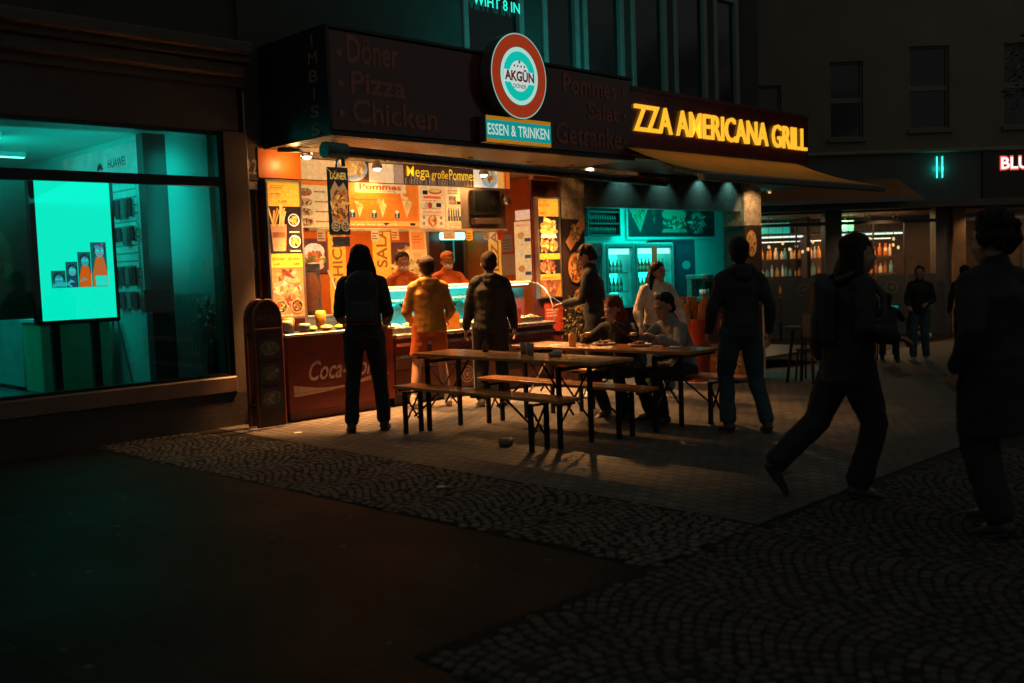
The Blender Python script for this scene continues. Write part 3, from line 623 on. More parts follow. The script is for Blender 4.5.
# awning cassette and arms
aw=empty('kiosk_awning',(2.3,-1.3,2.5),label='rolled up black awning bar running along the front of the kiosk',cat='awning')
m=MB(); m.tube([(-.08,-1.45,2.575),(2.4,-1.45,2.52),(4.92,-1.45,2.475)],.052,12); m.build('front_bar',mat('awning_bar',(.03,.03,.032),.25,.4),aw)
m=MB(); m.tube([(-.17,-1.45,2.577),(.06,-1.45,2.572)],.075,14); m.tube([(.03,-1.45,2.52),(.03,-1.45,2.44)],.02,8); m.build('end_cap',mat('teal_lit_cap',(.04,.14,.14),.3),aw)  # teal light on the end cap put into its colour
for x in (.25,1.7,4.4):
    m=MB(); m.bar((x,-1.43,2.56),(x+.22,-.6,2.70),.04); m.bar((x+.22,-.6,2.70),(x-.05,-.12,2.74),.04); m.build('folding_arm',M_GREY,aw)
m=MB(); m.tube([(-.02,-1.50,2.575),(-.05,-1.45,2.45),(.05,-1.30,2.35),(.22,-.93,2.48)],.006,6); m.build('cable',M_BLACK,aw)

# round illuminated sign
rs=empty('round_sign',(2.5,-1.2,3.0),label='round glowing red and turquoise kiosk sign with white centre above the strip sign',cat='sign')
CX,CZ=2.47,3.53; RX=.46
def disc(r,y0,y1,mm,name,par,n=48):
    q=MB(); q.prism([(CX+.93*r*math.cos(2*PI*i/n),y0,CZ+r*math.sin(2*PI*i/n)) for i in range(n)],(0,y1-y0,0)); return q.build(name,mm,par)
disc(RX,-1.34,-1.18,M_GREY,'housing',rs)
a=Art(Frame((CX,-1.342,CZ)))
def ring(r,c): a.ell(0,0,r*.93,r,c,0,56)
ring(.455,(.35,.75,.65)); ring(.443,(.42,.038,.008)); ring(.315,(.05,.12,.1)); ring(.308,(.6,.98,.88)); ring(.262,(.0,.72,.58)); ring(.165,(.8,.95,.88))
a.rect(-.235,-.075,.47,.13,(.8,.95,.88)); a.text('AKGÜN',-.225,-.058,.45,.135,(.12,.008,.02),.04); a.text('DÖNER',-.10,-.13,.20,.055,(.02,.12,.1),.01)
for k in range(4): a.ell(-.075+.05*k,.105,.014,.014,(.03,.1,.1),0,5)
a.ell(0,.15,.022,.03,(.03,.1,.1),0,3); a.build('face',mat('lit_sign',attr=True,rough=.25,var=.04,estr=.62),rs,cols=True)
es_=empty('strip_sign',(2.5,-1.2,2.8),label='glowing turquoise and yellow strip sign reading essen und trinken',cat='sign')
m=MB(); m.box(1.98,2.99,-1.30,-1.192,2.80,3.09,bev=.01); m.build('housing',M_GREY,es_)
a=Art(Frame((1.985,-1.3015,2.805))); a.rect(0,0,1.0,.28,(.55,.22,.01)); a.rect(0,.04,1.0,.20,(.0,.40,.37)); a.text('ESSEN & TRINKEN',.02,.08,.95,.12,(.75,.95,.85),.012); a.build('face',MATS['lit_sign'],es_,cols=True)
area('sign_spill',(CX,-1.42,3.4),.8,.8,1.2,(.3,1,.8),(PI/2,0,PI))
area('sign_up_spill',(CX+1.6,-1.05,3.85),3.0,.3,16,(.0,.8,.75),(math.radians(150),0,0))
# sign reflection in the upper window, painted as glowing letters
a=Art(Frame((3.05,-.045,4.66))); a.text('WIHT 8 IN',0,0,.8,.13,(.02,.8,.62),.01); o=a.build('window_reflection',mat('reflection_teal',attr=True,rough=.4,estr=1.2),None,cols=True); tag(o,'turquoise reflected lettering painted as glowing letters in an upper window above the kiosk','neon sign')

# grill sign
gs=empty('grill_sign',(7,-1.1,2.9),label='long dark red fascia sign with glowing yellow capitals right of the kiosk',cat='sign')
m=MB(); m.box(4.66,9.12,-1.13,-.01,2.92,3.68,bev=.012); m.build('fascia',mat('fascia_red',(.11,.013,.01),.3,var=.25,scale=2,coat=.3),gs)
m=MB(); m.box(4.66,9.13,-1.145,-1.132,3.64,3.69); m.box(4.66,9.13,-1.145,-1.132,2.91,2.95); m.build('edge_trim',mat('sign_trim',(.12,.03,.02),.4),gs)
a=Art(Frame((0,-1.136,0))); LET='ZZA AMERICANA GRILL'
vs,fs,asp=textmesh(LET,.007); 
# shop lettering: 'ZZA' starts at x=4.68
m=MB(); x0,x1=4.70,9.03; z0,z1=3.135,3.475
v3=[]; 
for x,y in vs: v3.append((x0+x*(x1-x0),-1.165,z0+y*(z1-z0)))
m.add(v3,fs)
m.add([(v[0],-1.134,v[2]) for v in v3],fs)
m.f=[f for f in m.f]
m2=MB(); 
for f in fs:
    m2.prism([v3[i] for i in f],(0,.03,0))
m2.build('lettering',mat('yellow_neon',(.9,.4,.02),.4,var=.5,scale=3.,emis=(1.,.52,.03),estr=.98),gs)
area('letters_glow',(6.9,-1.22,3.3),4.2,.3,2.,(1,.5,.08),(math.radians(-40),0,0),120)
# grill awning
ga=empty('yellow_awning',(6.6,-1.2,2.9),label='extended yellow awning with a grey front bar below the grill sign',cat='awning')
m=MB(); n=24
for k in range(n):
    x=4.5+4.2*k/n; x2=4.5+4.2*(k+1)/n
    pts=[]
    for xx in (x,x2):
        for t in (0,.25,.5,.75,1): pts.append((xx,-1.15-1.32*t,2.925-.44*t-.05*math.sin(PI*t)))
    m.add(pts,[(j,j+1,j+6,j+5) for j in range(4)],smooth=True)
m.build('fabric',mat('awning_fabric',(.55,.25,.03),.75,var=.25,scale=2),ga)
m=MB(); m.box(4.17,8.75,-2.54,-2.43,2.385,2.475,bev=.02); m.build('front_bar',mat('awning_bar_grey',(.16,.15,.14),.4,.4),ga)
for x in (5.2,8.2):
    m=MB(); m.bar((x,-2.42,2.44),(x-.5,-1.75,2.6),.035); m.bar((x-.5,-1.75,2.6),(x,-1.15,2.84),.035); m.build('folding_arm',M_GREY,ga)
# security camera on pillar
sc_=empty('security_camera',(9.65,-.1,2.6),label='small white security camera at the top of the right stone pillar',cat='camera')
m=MB(); m.tube([(9.40,-.28,2.60),(9.58,-.14,2.62)],.04,10); m.build('housing',M_WHITE,sc_); m=MB(); m.bar((9.55,-.17,2.62),(9.5,-.02,2.7),.02); m.build('bracket',M_WHITE,sc_)

# ---- posters and boards
YO=(.82,.36,.03); OR=(.78,.17,.012); CR=(.82,.50,.19); DK=(.02,.012,.01); BR=(.25,.08,.02); RE=(.6,.05,.01)
FRY=[(.85,.5,.12),(.8,.42,.08),(.7,.3,.04),(.5,.2,.03)]; MEAT=[(.35,.1,.03),(.2,.05,.02),(.5,.2,.06),(.65,.35,.12)]; SAL=[(.1,.2,.03),(.6,.1,.02),(.6,.45,.15),(.25,.09,.02)]
def frame_box(mb,x0,x1,z0,z1,y0,y1,t):
    mb.box(x0,x0+t,y0,y1,z0,z1); mb.box(x1-t,x1,y0,y1,z0,z1); mb.box(x0+t,x1-t,y0,y1,z0,z0+t); mb.box(x0+t,x1-t,y0,y1,z1-t,z1)
def glow_poster(name,x0,x1,z0,z1,y,label,paint,cat='poster'):
    r=empty(name,((x0+x1)/2,y,z0),label=label,cat=cat)
    m=MB(); m.box(x0,x1,y+.006,y+.05,z0,z1); m.build('backing',M_BLACK,r)
    m=MB(); frame_box(m,x0-.015,x1+.015,z0-.015,z1+.015,y-.02,y+.05,.02); m.build('frame',M_ALU,r)
    a=Art(Frame((x0+.005,y,z0+.005))); paint(a,x1-x0-.01,z1-z0-.01); a.build('print',M_ARTG,r,cols=True); return r
def cup(a,x,z,w,h,pal,body):
    a.poly([(x+w*.12,z),(x+w*.88,z),(x+w,z+h*.6),(x,z+h*.6)],body); a.rect(x+w*.1,z+h*.3,w*.8,h*.12,BR)
    a.lay()
    for k in range(14):
        ang=random.uniform(-.5,.5); bx_=x+w*(.1+.8*random.random()); L_=h*random.uniform(.25,.45); tw=w*.05
        a.k+=.1; a.poly([(bx_-tw,z+h*.55),(bx_+tw,z+h*.55),(bx_+tw+L_*math.sin(ang),z+h*.6+L_*math.cos(ang)),(bx_-tw+L_*math.sin(ang),z+h*.6+L_*math.cos(ang))],random.choice(FRY),True)
    a.k=math.ceil(a.k)
def bowl(a,cx,cz,r,pal,rim=(.75,.7,.6),n=40):
    a.ell(cx,cz,r,r*.95,rim,0,20); a.ell(cx,cz,r*.85,r*.8,DK,0,20); a.food(cx,cz,r*.7,r*.65,pal,n,r*.16)
def pL(a,W,H):
    a.rect(0,0,W,H,OR); a.rect(0,H*.82,W,H*.18,YO); a.text('1,50',W*.35,H*.845,W*.25,H*.02,DK,.02); a.rect(W*.62,H*.9,W*.25,.008,(.0,.4,.3),True)
    a.rect(0,H*.47,W,H*.35,DK); cup(a,W*.06,H*.49,W*.5,H*.33,FRY,(.5,.22,.08)); bowl(a,W*.79,H*.72,W*.18,FRY); bowl(a,W*.79,H*.56,W*.18,FRY)
    a.rect(0,H*.37,W,H*.10,YO); a.text('döner  döner',W*.05,H*.42,W*.9,H*.03,BR,.02); a.text('4,50',W*.08,H*.385,W*.2,H*.015,DK,.02); a.text('5,50',W*.7,H*.385,W*.2,H*.015,DK,.02)
    a.rect(0,0,W,H*.37,(.45,.18,.05)); a.food(W*.5,H*.22,W*.38,H*.12,MEAT+[(.5,.4,.3)],120,W*.09,1.9); bowl(a,W*.25,H*.08,W*.2,SAL,(.6,.3,.1)); bowl(a,W*.75,H*.08,W*.2,SAL,(.6,.3,.1))
_pL=pL
def pL(a,W,H):
    _pL(a,W,H); a.lines(W*.08,H*.95,W*.5,H*.03,2,(.5,.1,.02)); a.lines(W*.08,H*.905,W*.45,H*.02,1,(.35,.12,.03)); a.lines(W*.62,H*.485,W*.34,H*.02,1,(.7,.5,.2)); a.lines(W*.62,H*.625,W*.34,H*.02,1,(.7,.5,.2)); a.lines(W*.1,H*.01,W*.8,H*.02,1,(.7,.5,.2)); a.rect(W*.04,H*.355,W*.92,H*.006,(.5,.1,.02),True)
glow_poster('food_poster',.10,.49,1.04,2.44,-.012,'tall self glowing poster of fries cups and kebab left of the kiosk opening',pL)
def pR(a,W,H):
    a.rect(0,0,W,H,OR); a.rect(0,H*.82,W,H*.18,YO); a.text('BOX  BOX',W*.1,H*.92,W*.5,H*.03,(.5,.1,.02),.02); a.text('4,50',W*.1,H*.84,W*.28,H*.02,DK,.02)
    a.rect(0,H*.44,W,H*.38,DK); a.food(W*.5,H*.7,W*.3,H*.09,FRY,60,W*.1,2.); a.poly([(W*.1,H*.6),(W*.9,H*.6),(W*.85,H*.64),(W*.15,H*.64)],(.3,.4,.4)); a.food(W*.3,H*.52,W*.16,H*.05,MEAT+FRY,40,W*.07); a.food(W*.72,H*.52,W*.16,H*.05,MEAT+FRY,40,W*.07)
    a.rect(0,H*.38,W,H*.06,YO); a.rect(0,H*.23,W,H*.15,DK); a.food(W*.4,H*.3,W*.33,H*.06,MEAT,60,W*.08); a.rect(0,H*.17,W,H*.06,YO); a.text('DÖNER BOX',W*.1,H*.18,W*.7,H*.03,(.5,.1,.02),.02)
    a.rect(0,0,W,H*.17,BR); a.food(W*.4,H*.09,W*.3,H*.06,MEAT,50,W*.08); a.poly([(W,0),(W,H*.15),(W*.7,0)],OR)
glow_poster('box_menu_poster',4.08,4.49,1.08,2.37,-.012,'tall self glowing poster of takeaway boxes right of the kiosk opening, beside the stone pillar',pR)
m=MB(); m.box(4.04,4.54,0,.06,-.3,1.062); m.box(4.04,4.54,.04,.08,1.063,2.6); m.build('side_panel',M_REDD,ks)
m=MB(); m.box(.03,.53,-.005,.1,2.47,2.76); m.build('shutter_box',M_ORANGE,ks)
m=MB(); m.box(.06,.52,.04,.1,-.1,2.468); m.build('side_panel',M_REDD,ks)
m=MB(); m.box(4.04,4.54,-.004,.08,2.61,2.76); m.build('shutter_box',M_ORANGE,ks)
a=Art(Frame((4.16,-.012,.62))); a.rect(0,0,.36,.4,(.45,.05,.02)); a.lines(.04,.2,.28,.12,3,(.8,.55,.35)); o=a.build('printed_notice',M_ARTT,None,cols=True); tag(o,'dark red panel with a few printed lines below the right poster','notice')
# pizza and baguette boards on the dark pillar
a=Art(Frame((4.60,-.022,1.5))); 
a.poly([(.0,.30),(.1,.18),(.4,.48),(.4,.62),(.32,.62)],(.65,.3,.12)); a.food(.2,.42,.09,.12,[(.6,.2,.06),(.7,.5,.2),(.3,.08,.02),(.2,.25,.05)],50,.03)
o=a.build('baguette_picture',M_ART,None,cols=True); tag(o,'picture of a topped baguette slanting across the dark pillar','picture')
def pizza_pic(x,z,r,lab):
    a=Art(Frame((x,-.022,z))); a.ell(0,0,r*.85,r*1.1,(.45,.2,.06),0,20); a.ell(0,0,r*.76,r,(.6,.3,.1),0,20); a.food(0,0,r*.6,r*.8,[(.5,.1,.03),(.7,.45,.15),(.15,.05,.02),(.2,.22,.05)],50,.03); o=a.build('pizza_picture',M_ART,None,cols=True); tag(o,lab,'picture')
pizza_pic(4.80,1.45,.19,'round pizza picture on the dark pillar below the slanted baguette')
pizza_pic(4.85,1.0,.15,'dim salad picture low on the dark pillar behind the bush')
pizza_pic(9.22,1.75,.2,'pizza picture on the dark lower part of the right stone pillar')
# main menu board
bo=empty('menu_board',(2.3,.5,1.95),label='long backlit orange board with fries cones and small dishes above the vendors',cat='menu board')
m=MB(); m.box(1.42,3.20,.506,.56,2.0,2.52); m.build('backing',M_BLACK,bo)
m=MB(); m.box(.9,4.0,.46,.56,1.955,1.995,bev=.008); m.build('rail',mat('rail_metal',(.7,.6,.45),.4,.3),bo)
a=Art(Frame((1.42,.50,2.0))); W,H=1.78,.52
a.rect(0,0,W,H,OR); a.rect(.16,.41,.75,.11,CR); a.text('Pommes',.22,.445,.62,.07,(.55,.06,.01),.03); a.text('frisch und knusprig',.3,.42,.45,.02,DK,.005)
for (x,s) in ((.15,.75),(.47,.92),(.82,1.15)):
    h=.26*s; wd=.15*s
    a.poly([(x+wd*.5,.12),(x+wd,.12+h*.62),(x,.12+h)],CR); a.poly([(x+wd*.5,.17),(x+wd*.85,.12+h*.55),(x+.12*wd,.12+h*.85)],(.8,.4,.08)); a.food(x+wd*.45,.12+h*.75,wd*.3,h*.16,FRY,22,.018)
for x in (.07,.38,.72): a.rect(x,.12,.075,.06,(.01,.05,.05)); a.ell(x+.035,.19,.025,.02,(.8,.6,.3)); a.text('2',x+.02,.13,.02,.035,(.8,.8,.7),.02)
a.rect(.0,.02,1.1,.06,(.85,.35,.06)); a.lines(.05,.03,.9,.03,1,CR)
for x in (.55,.95): a.rect(x,.03,.08,.03,DK,True)
a.rect(1.1,0,.42,H,CR); a.rect(1.53,0,.25,H,(.85,.55,.2))
a.lines(.12,.335,.75,.03,1,(.6,.2,.04)); [a.lines(x_,.085,.26,.03,2,(.45,.12,.03)) for x_ in (.06,.38,.72)]; [a.lines(1.14,z_,.34,.02,1,(.4,.15,.05)) for z_ in (.335,.235,.155,.01)]
a.ell(1.36,.45,.11,.035,(.5,.1,.02)); a.ell(1.36,.46,.09,.02,(.8,.4,.1)); a.rect(1.16,.41,.08,.05,DK); a.rect(1.17,.36,.28,.035,(.7,.12,.03)); a.ell(1.24,.28,.07,.045,(.6,.3,.12)); a.ell(1.27,.28,.035,.04,(.4,.05,.02)); a.rect(1.37,.26,.08,.05,DK)
a.rect(1.15,.18,.3,.03,(.75,.3,.1)); a.ell(1.3,.09,.075,.075,(.5,.12,.03)); a.food(1.3,.09,.05,.05,[(.7,.4,.1),(.6,.1,.03)],20,.02)
for x in (1.14,1.42):
    for z in (.04,.11): a.rect(x,z,.04,.035,(.2,.2,.1))
a.rect(1.58,.3,.12,.1,(.2,.15,.1)); a.food(1.64,.35,.05,.04,MEAT,15,.015); a.rect(1.71,.3,.06,.04,DK); a.lines(1.56,.43,.2,.06,2,(.5,.15,.03))
for k in range(5): a.rect(1.56+.04*k,.14,.02,.09,(.05,.03,.02)); a.rect(1.565+.04*k,.23,.01,.03,(.05,.03,.02),True)
for k in range(5): a.rect(1.55+.045*k,.09,.035,.06,[(.05,.08,.05),(.3,.1,.02)][k%2])
a.rect(1.56,.02,.2,.05,(.8,.4,.1)); a.build('print',M_ARTG,bo,cols=True)
for k,(x_,c_) in enumerate(((1.0,'pale'),(1.25,'orange'),(1.75,'white'),(2.05,'cream'),(3.25,'yellow'),(3.55,'grey'),(3.8,'red'))):
    a=Art(Frame((x_,.452,1.845+.01*(k%2)),(1,0,0),(-.04,0,1))); cc_={'pale':(.7,.6,.45),'orange':(.8,.25,.03),'white':(.75,.7,.62),'cream':(.75,.5,.25),'yellow':(.85,.5,.05),'grey':(.4,.36,.32),'red':(.5,.05,.02)}[c_]
    a.rect(0,0,.11,.13,cc_); a.lines(.01,.02,.09,.09,3,(.15,.06,.03)); o=a.build('price_card',M_ART,None,cols=True); tag(o,'small %s price card hanging from the rail below the menu boards'%c_,'card')
# left dishes board
bl=empty('dish_list_board',(1.1,.5,1.95),label='narrow cream board listing small dishes with pictures behind the hanging kebab panel',cat='menu board')
m=MB(); m.box(.78,1.40,.506,.56,2.0,2.52); m.build('backing',M_BLACK,bl)
a=Art(Frame((.78,.5,2.0))); a.rect(0,0,.62,.52,CR); a.rect(.0,.47,.62,.05,OR)
for k,z in enumerate((.39,.28,.17,.06)):
    a.ell(.12,z,.09,.045,[(.3,.1,.03),(.55,.25,.08),(.6,.3,.1),(.5,.2,.05)][k]); a.food(.12,z,.06,.03,MEAT+SAL,16,.018); a.lines(.24,z,.2,.03,1,BR); a.rect(.46,z-.04,.1,.045,(.02,.04,.05))
a.build('print',M_ARTG,bl,cols=True)
# top strip: fries photo, white panel, neon words, bowl photo
ts=empty('top_strip_board',(2.9,.45,2.53),label='long top strip board with glowing yellow handwriting and fries pictures under the kiosk ceiling',cat='sign')
m=MB(); m.box(.75,4.10,.506,.56,2.53,2.762); m.build('backing',M_BLACK,ts)
a=Art(Frame((.75,.50,2.53))); W,H=3.35,.225
a.rect(0,0,W,H,(.85,.5,.18)); a.rect(.62,0,.42,H,(.08,.03,.01)); a.ell(.8,.15,.22,.15,(.35,.35,.3),0,20); a.food(.8,.16,.17,.10,FRY,70,.03)
a.rect(1.04,0,.36,H,(.9,.6,.28)); a.rect(1.4,0,.2,H,(.4,.25,.15)); a.rect(1.55,0,1.15,H,(.05,.02,.01)); a.lay()
for k in range(46): x=1.57+k*.024; a.rect(x,.0,.008,.06+.06*random.random(),random.choice([(.3,.2,.12),(.12,.06,.03),(.4,.28,.2)]),True)
a.rect(2.7,0,.65,H,(.85,.7,.5)); a.ell(2.98,.12,.15,.12,(.3,.4,.4)); a.food(2.98,.14,.11,.07,MEAT+[(.5,.4,.2)],50,.025); a.rect(3.12,0,.12,H,(.85,.4,.08)); a.rect(3.24,0,.11,H,(.75,.14,.02))
a.build('print',M_ARTG,ts,cols=True)
a=Art(Frame((2.33,.468,2.58))); a.text('Mega',0,.0,.36,.165,(1,.55,.02),.003); a.text('große',.39,.0,.27,.13,(1,.5,.02),.0); a.text('Pommes',.68,.02,.44,.13,(1,.55,.02),.003); a.build('glowing_words',mat('neon_yellow',attr=True,rough=.4,estr=.9),ts,cols=True)
# TV on checker plate
tv=empty('television',(3.65,.45,2.0),label='dark flat television on a diamond plate panel above the serving hatch',cat='television')
m=MB(); m.box(3.215,4.02,.515,.56,2.0,2.52)
for i in range(17):
    for j in range(11):
        x=3.24+i*.047; z=2.02+j*.046; s=1 if (i+j)%2 else -1
        if 3.32<x<3.83 and 2.1<z<2.45: continue
        m.add([(x-.014,.511,z-.005*s-.006),(x+.014,.511,z+.012*s-.006),(x+.014,.511,z+.012*s+.004),(x-.014,.511,z-.005*s+.004)],[(0,1,2,3)])
m.build('wall_plate',mat('checker_plate',(.42,.33,.26),.35,.45,var=.2,scale=5),tv)
m=MB(); m.box(3.37,3.84,.42,.50,2.17,2.49,bev=.01); m.build('body',M_BLACK,tv)
m=MB(); m.box(3.39,3.82,.416,.419,2.21,2.475); m.build('screen',mat('tv_screen',(.006,.008,.009),.1),tv)
m=MB(); m.box(3.37,3.86,.40,.50,2.05,2.13,bev=.01); m.build('speaker_bar',mat('speaker_bar',(.1,.07,.05),.4),tv)
# white price list at the right
a=Art(Frame((4.94,1.27,1.30),(0,-1,0),(0,0,1))); a.rect(0,0,.36,.84,CR); a.rect(.03,.86,.33,.14,(.8,.5,.3));
for k,z in enumerate((.58,.34,.10)):
    a.ell(.13,z+.06,.07,.05,[(.6,.25,.05),(.7,.5,.2),(.5,.2,.05)][k]); a.rect(.2,z-.03,.12,.05,(.04,.06,.06)); a.lines(.05,z-.08,.25,.02,1,(.6,.3,.1))
a.text('MENU',.05,.77,.25,.03,(.5,.1,.02),.01); o=a.build('price_list',M_ARTG,None,cols=True); tag(o,'tall cream price list with three pictured dishes at the right inside the kiosk','price list')
# hanging ladle/lamp below the strip
hl=empty('hanging_lamp',(4.02,.3,2.5),label='small steel lamp hanging from a cord right of the television',cat='lamp')
m=MB(); m.tube([(3.83,.30,2.76),(3.84,.3,2.42)],.004,5); m.build('cord',M_BLACK,hl); m=MB(); m.lathe([(0,.0),(.05,.02),(.055,.07),(.02,.12),(0,.12)],(3.84,.3,2.29),14); m.build('shade',M_STEEL,hl)
# vertical word banners on the back and right walls
for (t,x,w_,lab,bgc) in (('CHICKEN',2.44,.28,'tall yellow banner reading chicken upright on the kiosk back wall',YO),('SALAT',3.18,.32,'tall yellow banner reading salat upright behind the first vendor',YO),('PIZZA',0,.27,'tall orange banner reading pizza upright left of the papers',(.8,.33,.04))):
    a=Art(Frame((x,2.335,.95)) if t!='PIZZA' else Frame((4.945,1.83,.98),(0,-1,0),(0,0,1)))
    a.rect(0,0,w_,1.36,bgc); z_,h_={'CHICKEN':(.33,.98),'SALAT':(.60,.72),'PIZZA':(.32,.74)}[t]; a.text(t,w_*.2,z_,w_*.6,h_,(.3,.09,.01),.02,90); o=a.build('word_banner',M_ARTG,None,cols=True); tag(o,lab,'banner')
for i,(py,pz,w_,h_,lab) in enumerate(((1.55,1.72,.24,.24,'upper white sheet of paper taped up right of the pizza banner'),(1.56,1.38,.3,.3,'lower plain white sheet of paper right of the pizza banner'))):
    a=Art(Frame((4.943,py,pz),(0,-1,0),(0,.03,1))); a.rect(0,0,w_,h_,(.7,.6,.5))
    if i==0: a.lines(.03,.03,.18,.17,4,(.4,.3,.25))
    o=a.build('paper_sheet',M_ART,None,cols=True); tag(o,lab,'paper')
# salad and burger pictures on the back wall
for (x,z,w_,h_,pal,lab) in ((2.0,1.5,.42,.46,SAL+[(.8,.75,.6)],'picture of a filled kebab bread on the back wall behind the left counter'),(3.52,1.15,.56,.75,FRY,'picture of a heap of fries on the back wall behind the first vendor')):
    a=Art(Frame((x,2.335,z))); a.rect(0,0,w_,h_,(.1,.03,.02) if pal is not SAL else (.5,.2,.08)); 
    if 'bread' in lab: a.ell(w_/2,h_*.62,w_*.4,h_*.25,(.75,.55,.35)); a.food(w_/2,h_*.42,w_*.36,h_*.15,SAL,50,.04); a.ell(w_/2,h_*.2,w_*.35,h_*.12,(.65,.4,.2))
    else: a.food(w_/2,h_*.5,w_*.42,h_*.4,pal,90,.04,2.4)
    o=a.build('dish_picture',M_ARTG,None,cols=True); tag(o,lab,'picture')
# hanging kebab panel at the corner
dp=empty('kebab_sign',(.36,-.9,2.5),label='black hanging panel with a kebab spit picture at the left corner of the kiosk',cat='sign')
m=MB(); m.box(.245,.475,-.9,-.87,1.85,2.5,bev=.004); m.build('board',M_BLACK,dp)
a=Art(Frame((.247,-.902,1.852))); W,H=.226,.646; a.rect(0,0,W,H,(.012,.012,.01)); a.text('DÖNER',W*.08,H*.82,W*.84,H*.13,(.75,.42,.08),.02)
a.poly([(W*.1,H*.16),(W*.9,H*.16),(W*.95,H*.65),(W*.75,H*.78),(W*.5,H*.7),(W*.3,H*.8),(W*.05,H*.65)],(.4,.18,.06)); a.food(W*.5,H*.42,W*.36,H*.24,[(.6,.2,.03),(.35,.09,.015),(.8,.34,.06),(.18,.04,.01)],120,.02,2.2)
bowl(a,W*.25,H*.12,W*.22,SAL+MEAT,(.6,.35,.15)); bowl(a,W*.75,H*.12,W*.22,SAL+MEAT,(.6,.35,.15)); a.build('print',mat('lit_dim_print',attr=True,rough=.3,var=.2,scale=15,estr=.85),dp,cols=True)
m=MB(); m.tube([(.36,-.885,2.5),(.34,-.885,2.76)],.006,6); m.build('hook',M_BLACK,dp)
a=Art(Frame((.26,-.908,1.735),(1,0,0),(-.04,0,1))); a.rect(0,0,.20,.095,(.75,.65,.5)); a.text('2 Stück',.04,.05,.1,.02,(.2,.2,.25),.005); a.text('4,50',.13,.02,.05,.02,(.1,.1,.15),.01); o=a.build('paper_note',M_ART,None,cols=True); tag(o,'small white handwritten note taped below the black kebab panel','note')
# sheet hanging from rail above first vendor
a=Art(Frame((2.33,.455,1.62),(1,0,0),(-.05,0,1))); a.rect(0,0,.26,.36,(.85,.6,.35)); a.rect(.03,.12,.2,.21,(.8,.35,.12)); a.lines(.05,.02,.16,.07,3,(.4,.3,.2)); a.lines(.05,.2,.16,.1,3,(.6,.2,.05)); o=a.build('paper_notice',M_ART,None,cols=True); tag(o,'orange and white paper notice hanging from the rail above the first vendor','notice')
a=Art(Frame((2.86,.455,1.86))); a.rect(0,0,.2,.10,(.7,.6,.5)); a.lines(.02,.02,.16,.06,2,(.4,.3,.2)); o=a.build('paper_slip',M_ART,None,cols=True); tag(o,'small paper slip under the menu rail right of the notice','notice')
# kebab grill machine and slanted steel bar on left counter
gm=empty('kebab_grill',(.95,.6,.9),label='steel kebab grill machine standing behind the left counter',cat='grill')
m=MB(); m.box(.75,1.25,.5,.9,.88,1.02,bev=.01); m.box(.75,1.25,.8,.9,1.02,1.6); m.build('housing',M_STEEL,gm)
m=MB(); m.tube([(1.0,.66,1.02),(1.0,.66,1.1),(1.0,.66,1.35),(1.0,.66,1.5)],[.05,.11,.14,.08],14); m.build('meat_spit',mat('meat',(.25,.08,.03),.5,var=.5,scale=20,bump=.6),gm)
m=MB(); m.bar((.98,.25,1.52),(1.16,.15,.95),.05,.02); o=m.build('steel_post',mat('bright_post',(.8,.7,.55),.35,.4)); tag(o,'bright slanted steel strut above the left counter','strut')

# ---- coke counter
cc=empty('drinks_counter',(.65,-.2,0),label='dark red counter with white script lettering and wave at the left of the kiosk',cat='counter')
REDC=mat('cola_red',(.16,.02,.012),.4,var=.35,scale=2.5,bump=.05)
m=MB(); m.box(0,1.34,-.4,.35,.10,.86,bev=.01); m.box(.05,1.3,-.33,.3,.0,.099); m.build('body',REDC,cc)
m=MB(); m.box(-.02,1.36,-.42,.4,.861,.89,bev=.006); m.build('worktop',M_STEEL,cc)
fr_=Frame((0,-.4015,0)); a=Art(fr_)
a.text('Coca-Cola',.22,.40,.86,.20,(.55,.36,.27),.012)
a.v=[(v[0]+(v[2]-.40)*.28,v[1],v[2]) for v in a.v]
a.poly([(.06+.0,.26),(.06,.40)]+[(.06+1.22*t,.40-.085*math.sin(t*PI*.9)-.0*t) for t in (.15,.3,.45,.6,.75,.9,1.)]+[(.06+1.22*t,.365-.10*math.sin(t*PI*.75)) for t in (1.,.85,.7,.55,.4,.25,.1)],(.42,.26,.2)) if False else None
up=[(.06+1.2*t,.375-.07*math.sin(PI*min(1,t*1.25))+.02*t) for t in [i/12 for i in range(13)]]
lo=[(.06+1.2*t,.255+.01*math.sin(PI*t)+.13*t*t-.0*t) for t in [i/12 for i in range(13)]]
a.lay()
for i in range(12):
    if up[i][1]>lo[i][1]: a.poly([lo[i],lo[i+1],(up[i+1][0],max(up[i+1][1],lo[i+1][1]+.004)),up[i]],(.45,.28,.2),True)
a.lay(); 
for k in range(6): a.rect(.05,.16+.1*k+.04*random.random(),1.2,.003,(.08,.01,.008),True)
a.build('front_print',M_ARTT,cc,cols=True)
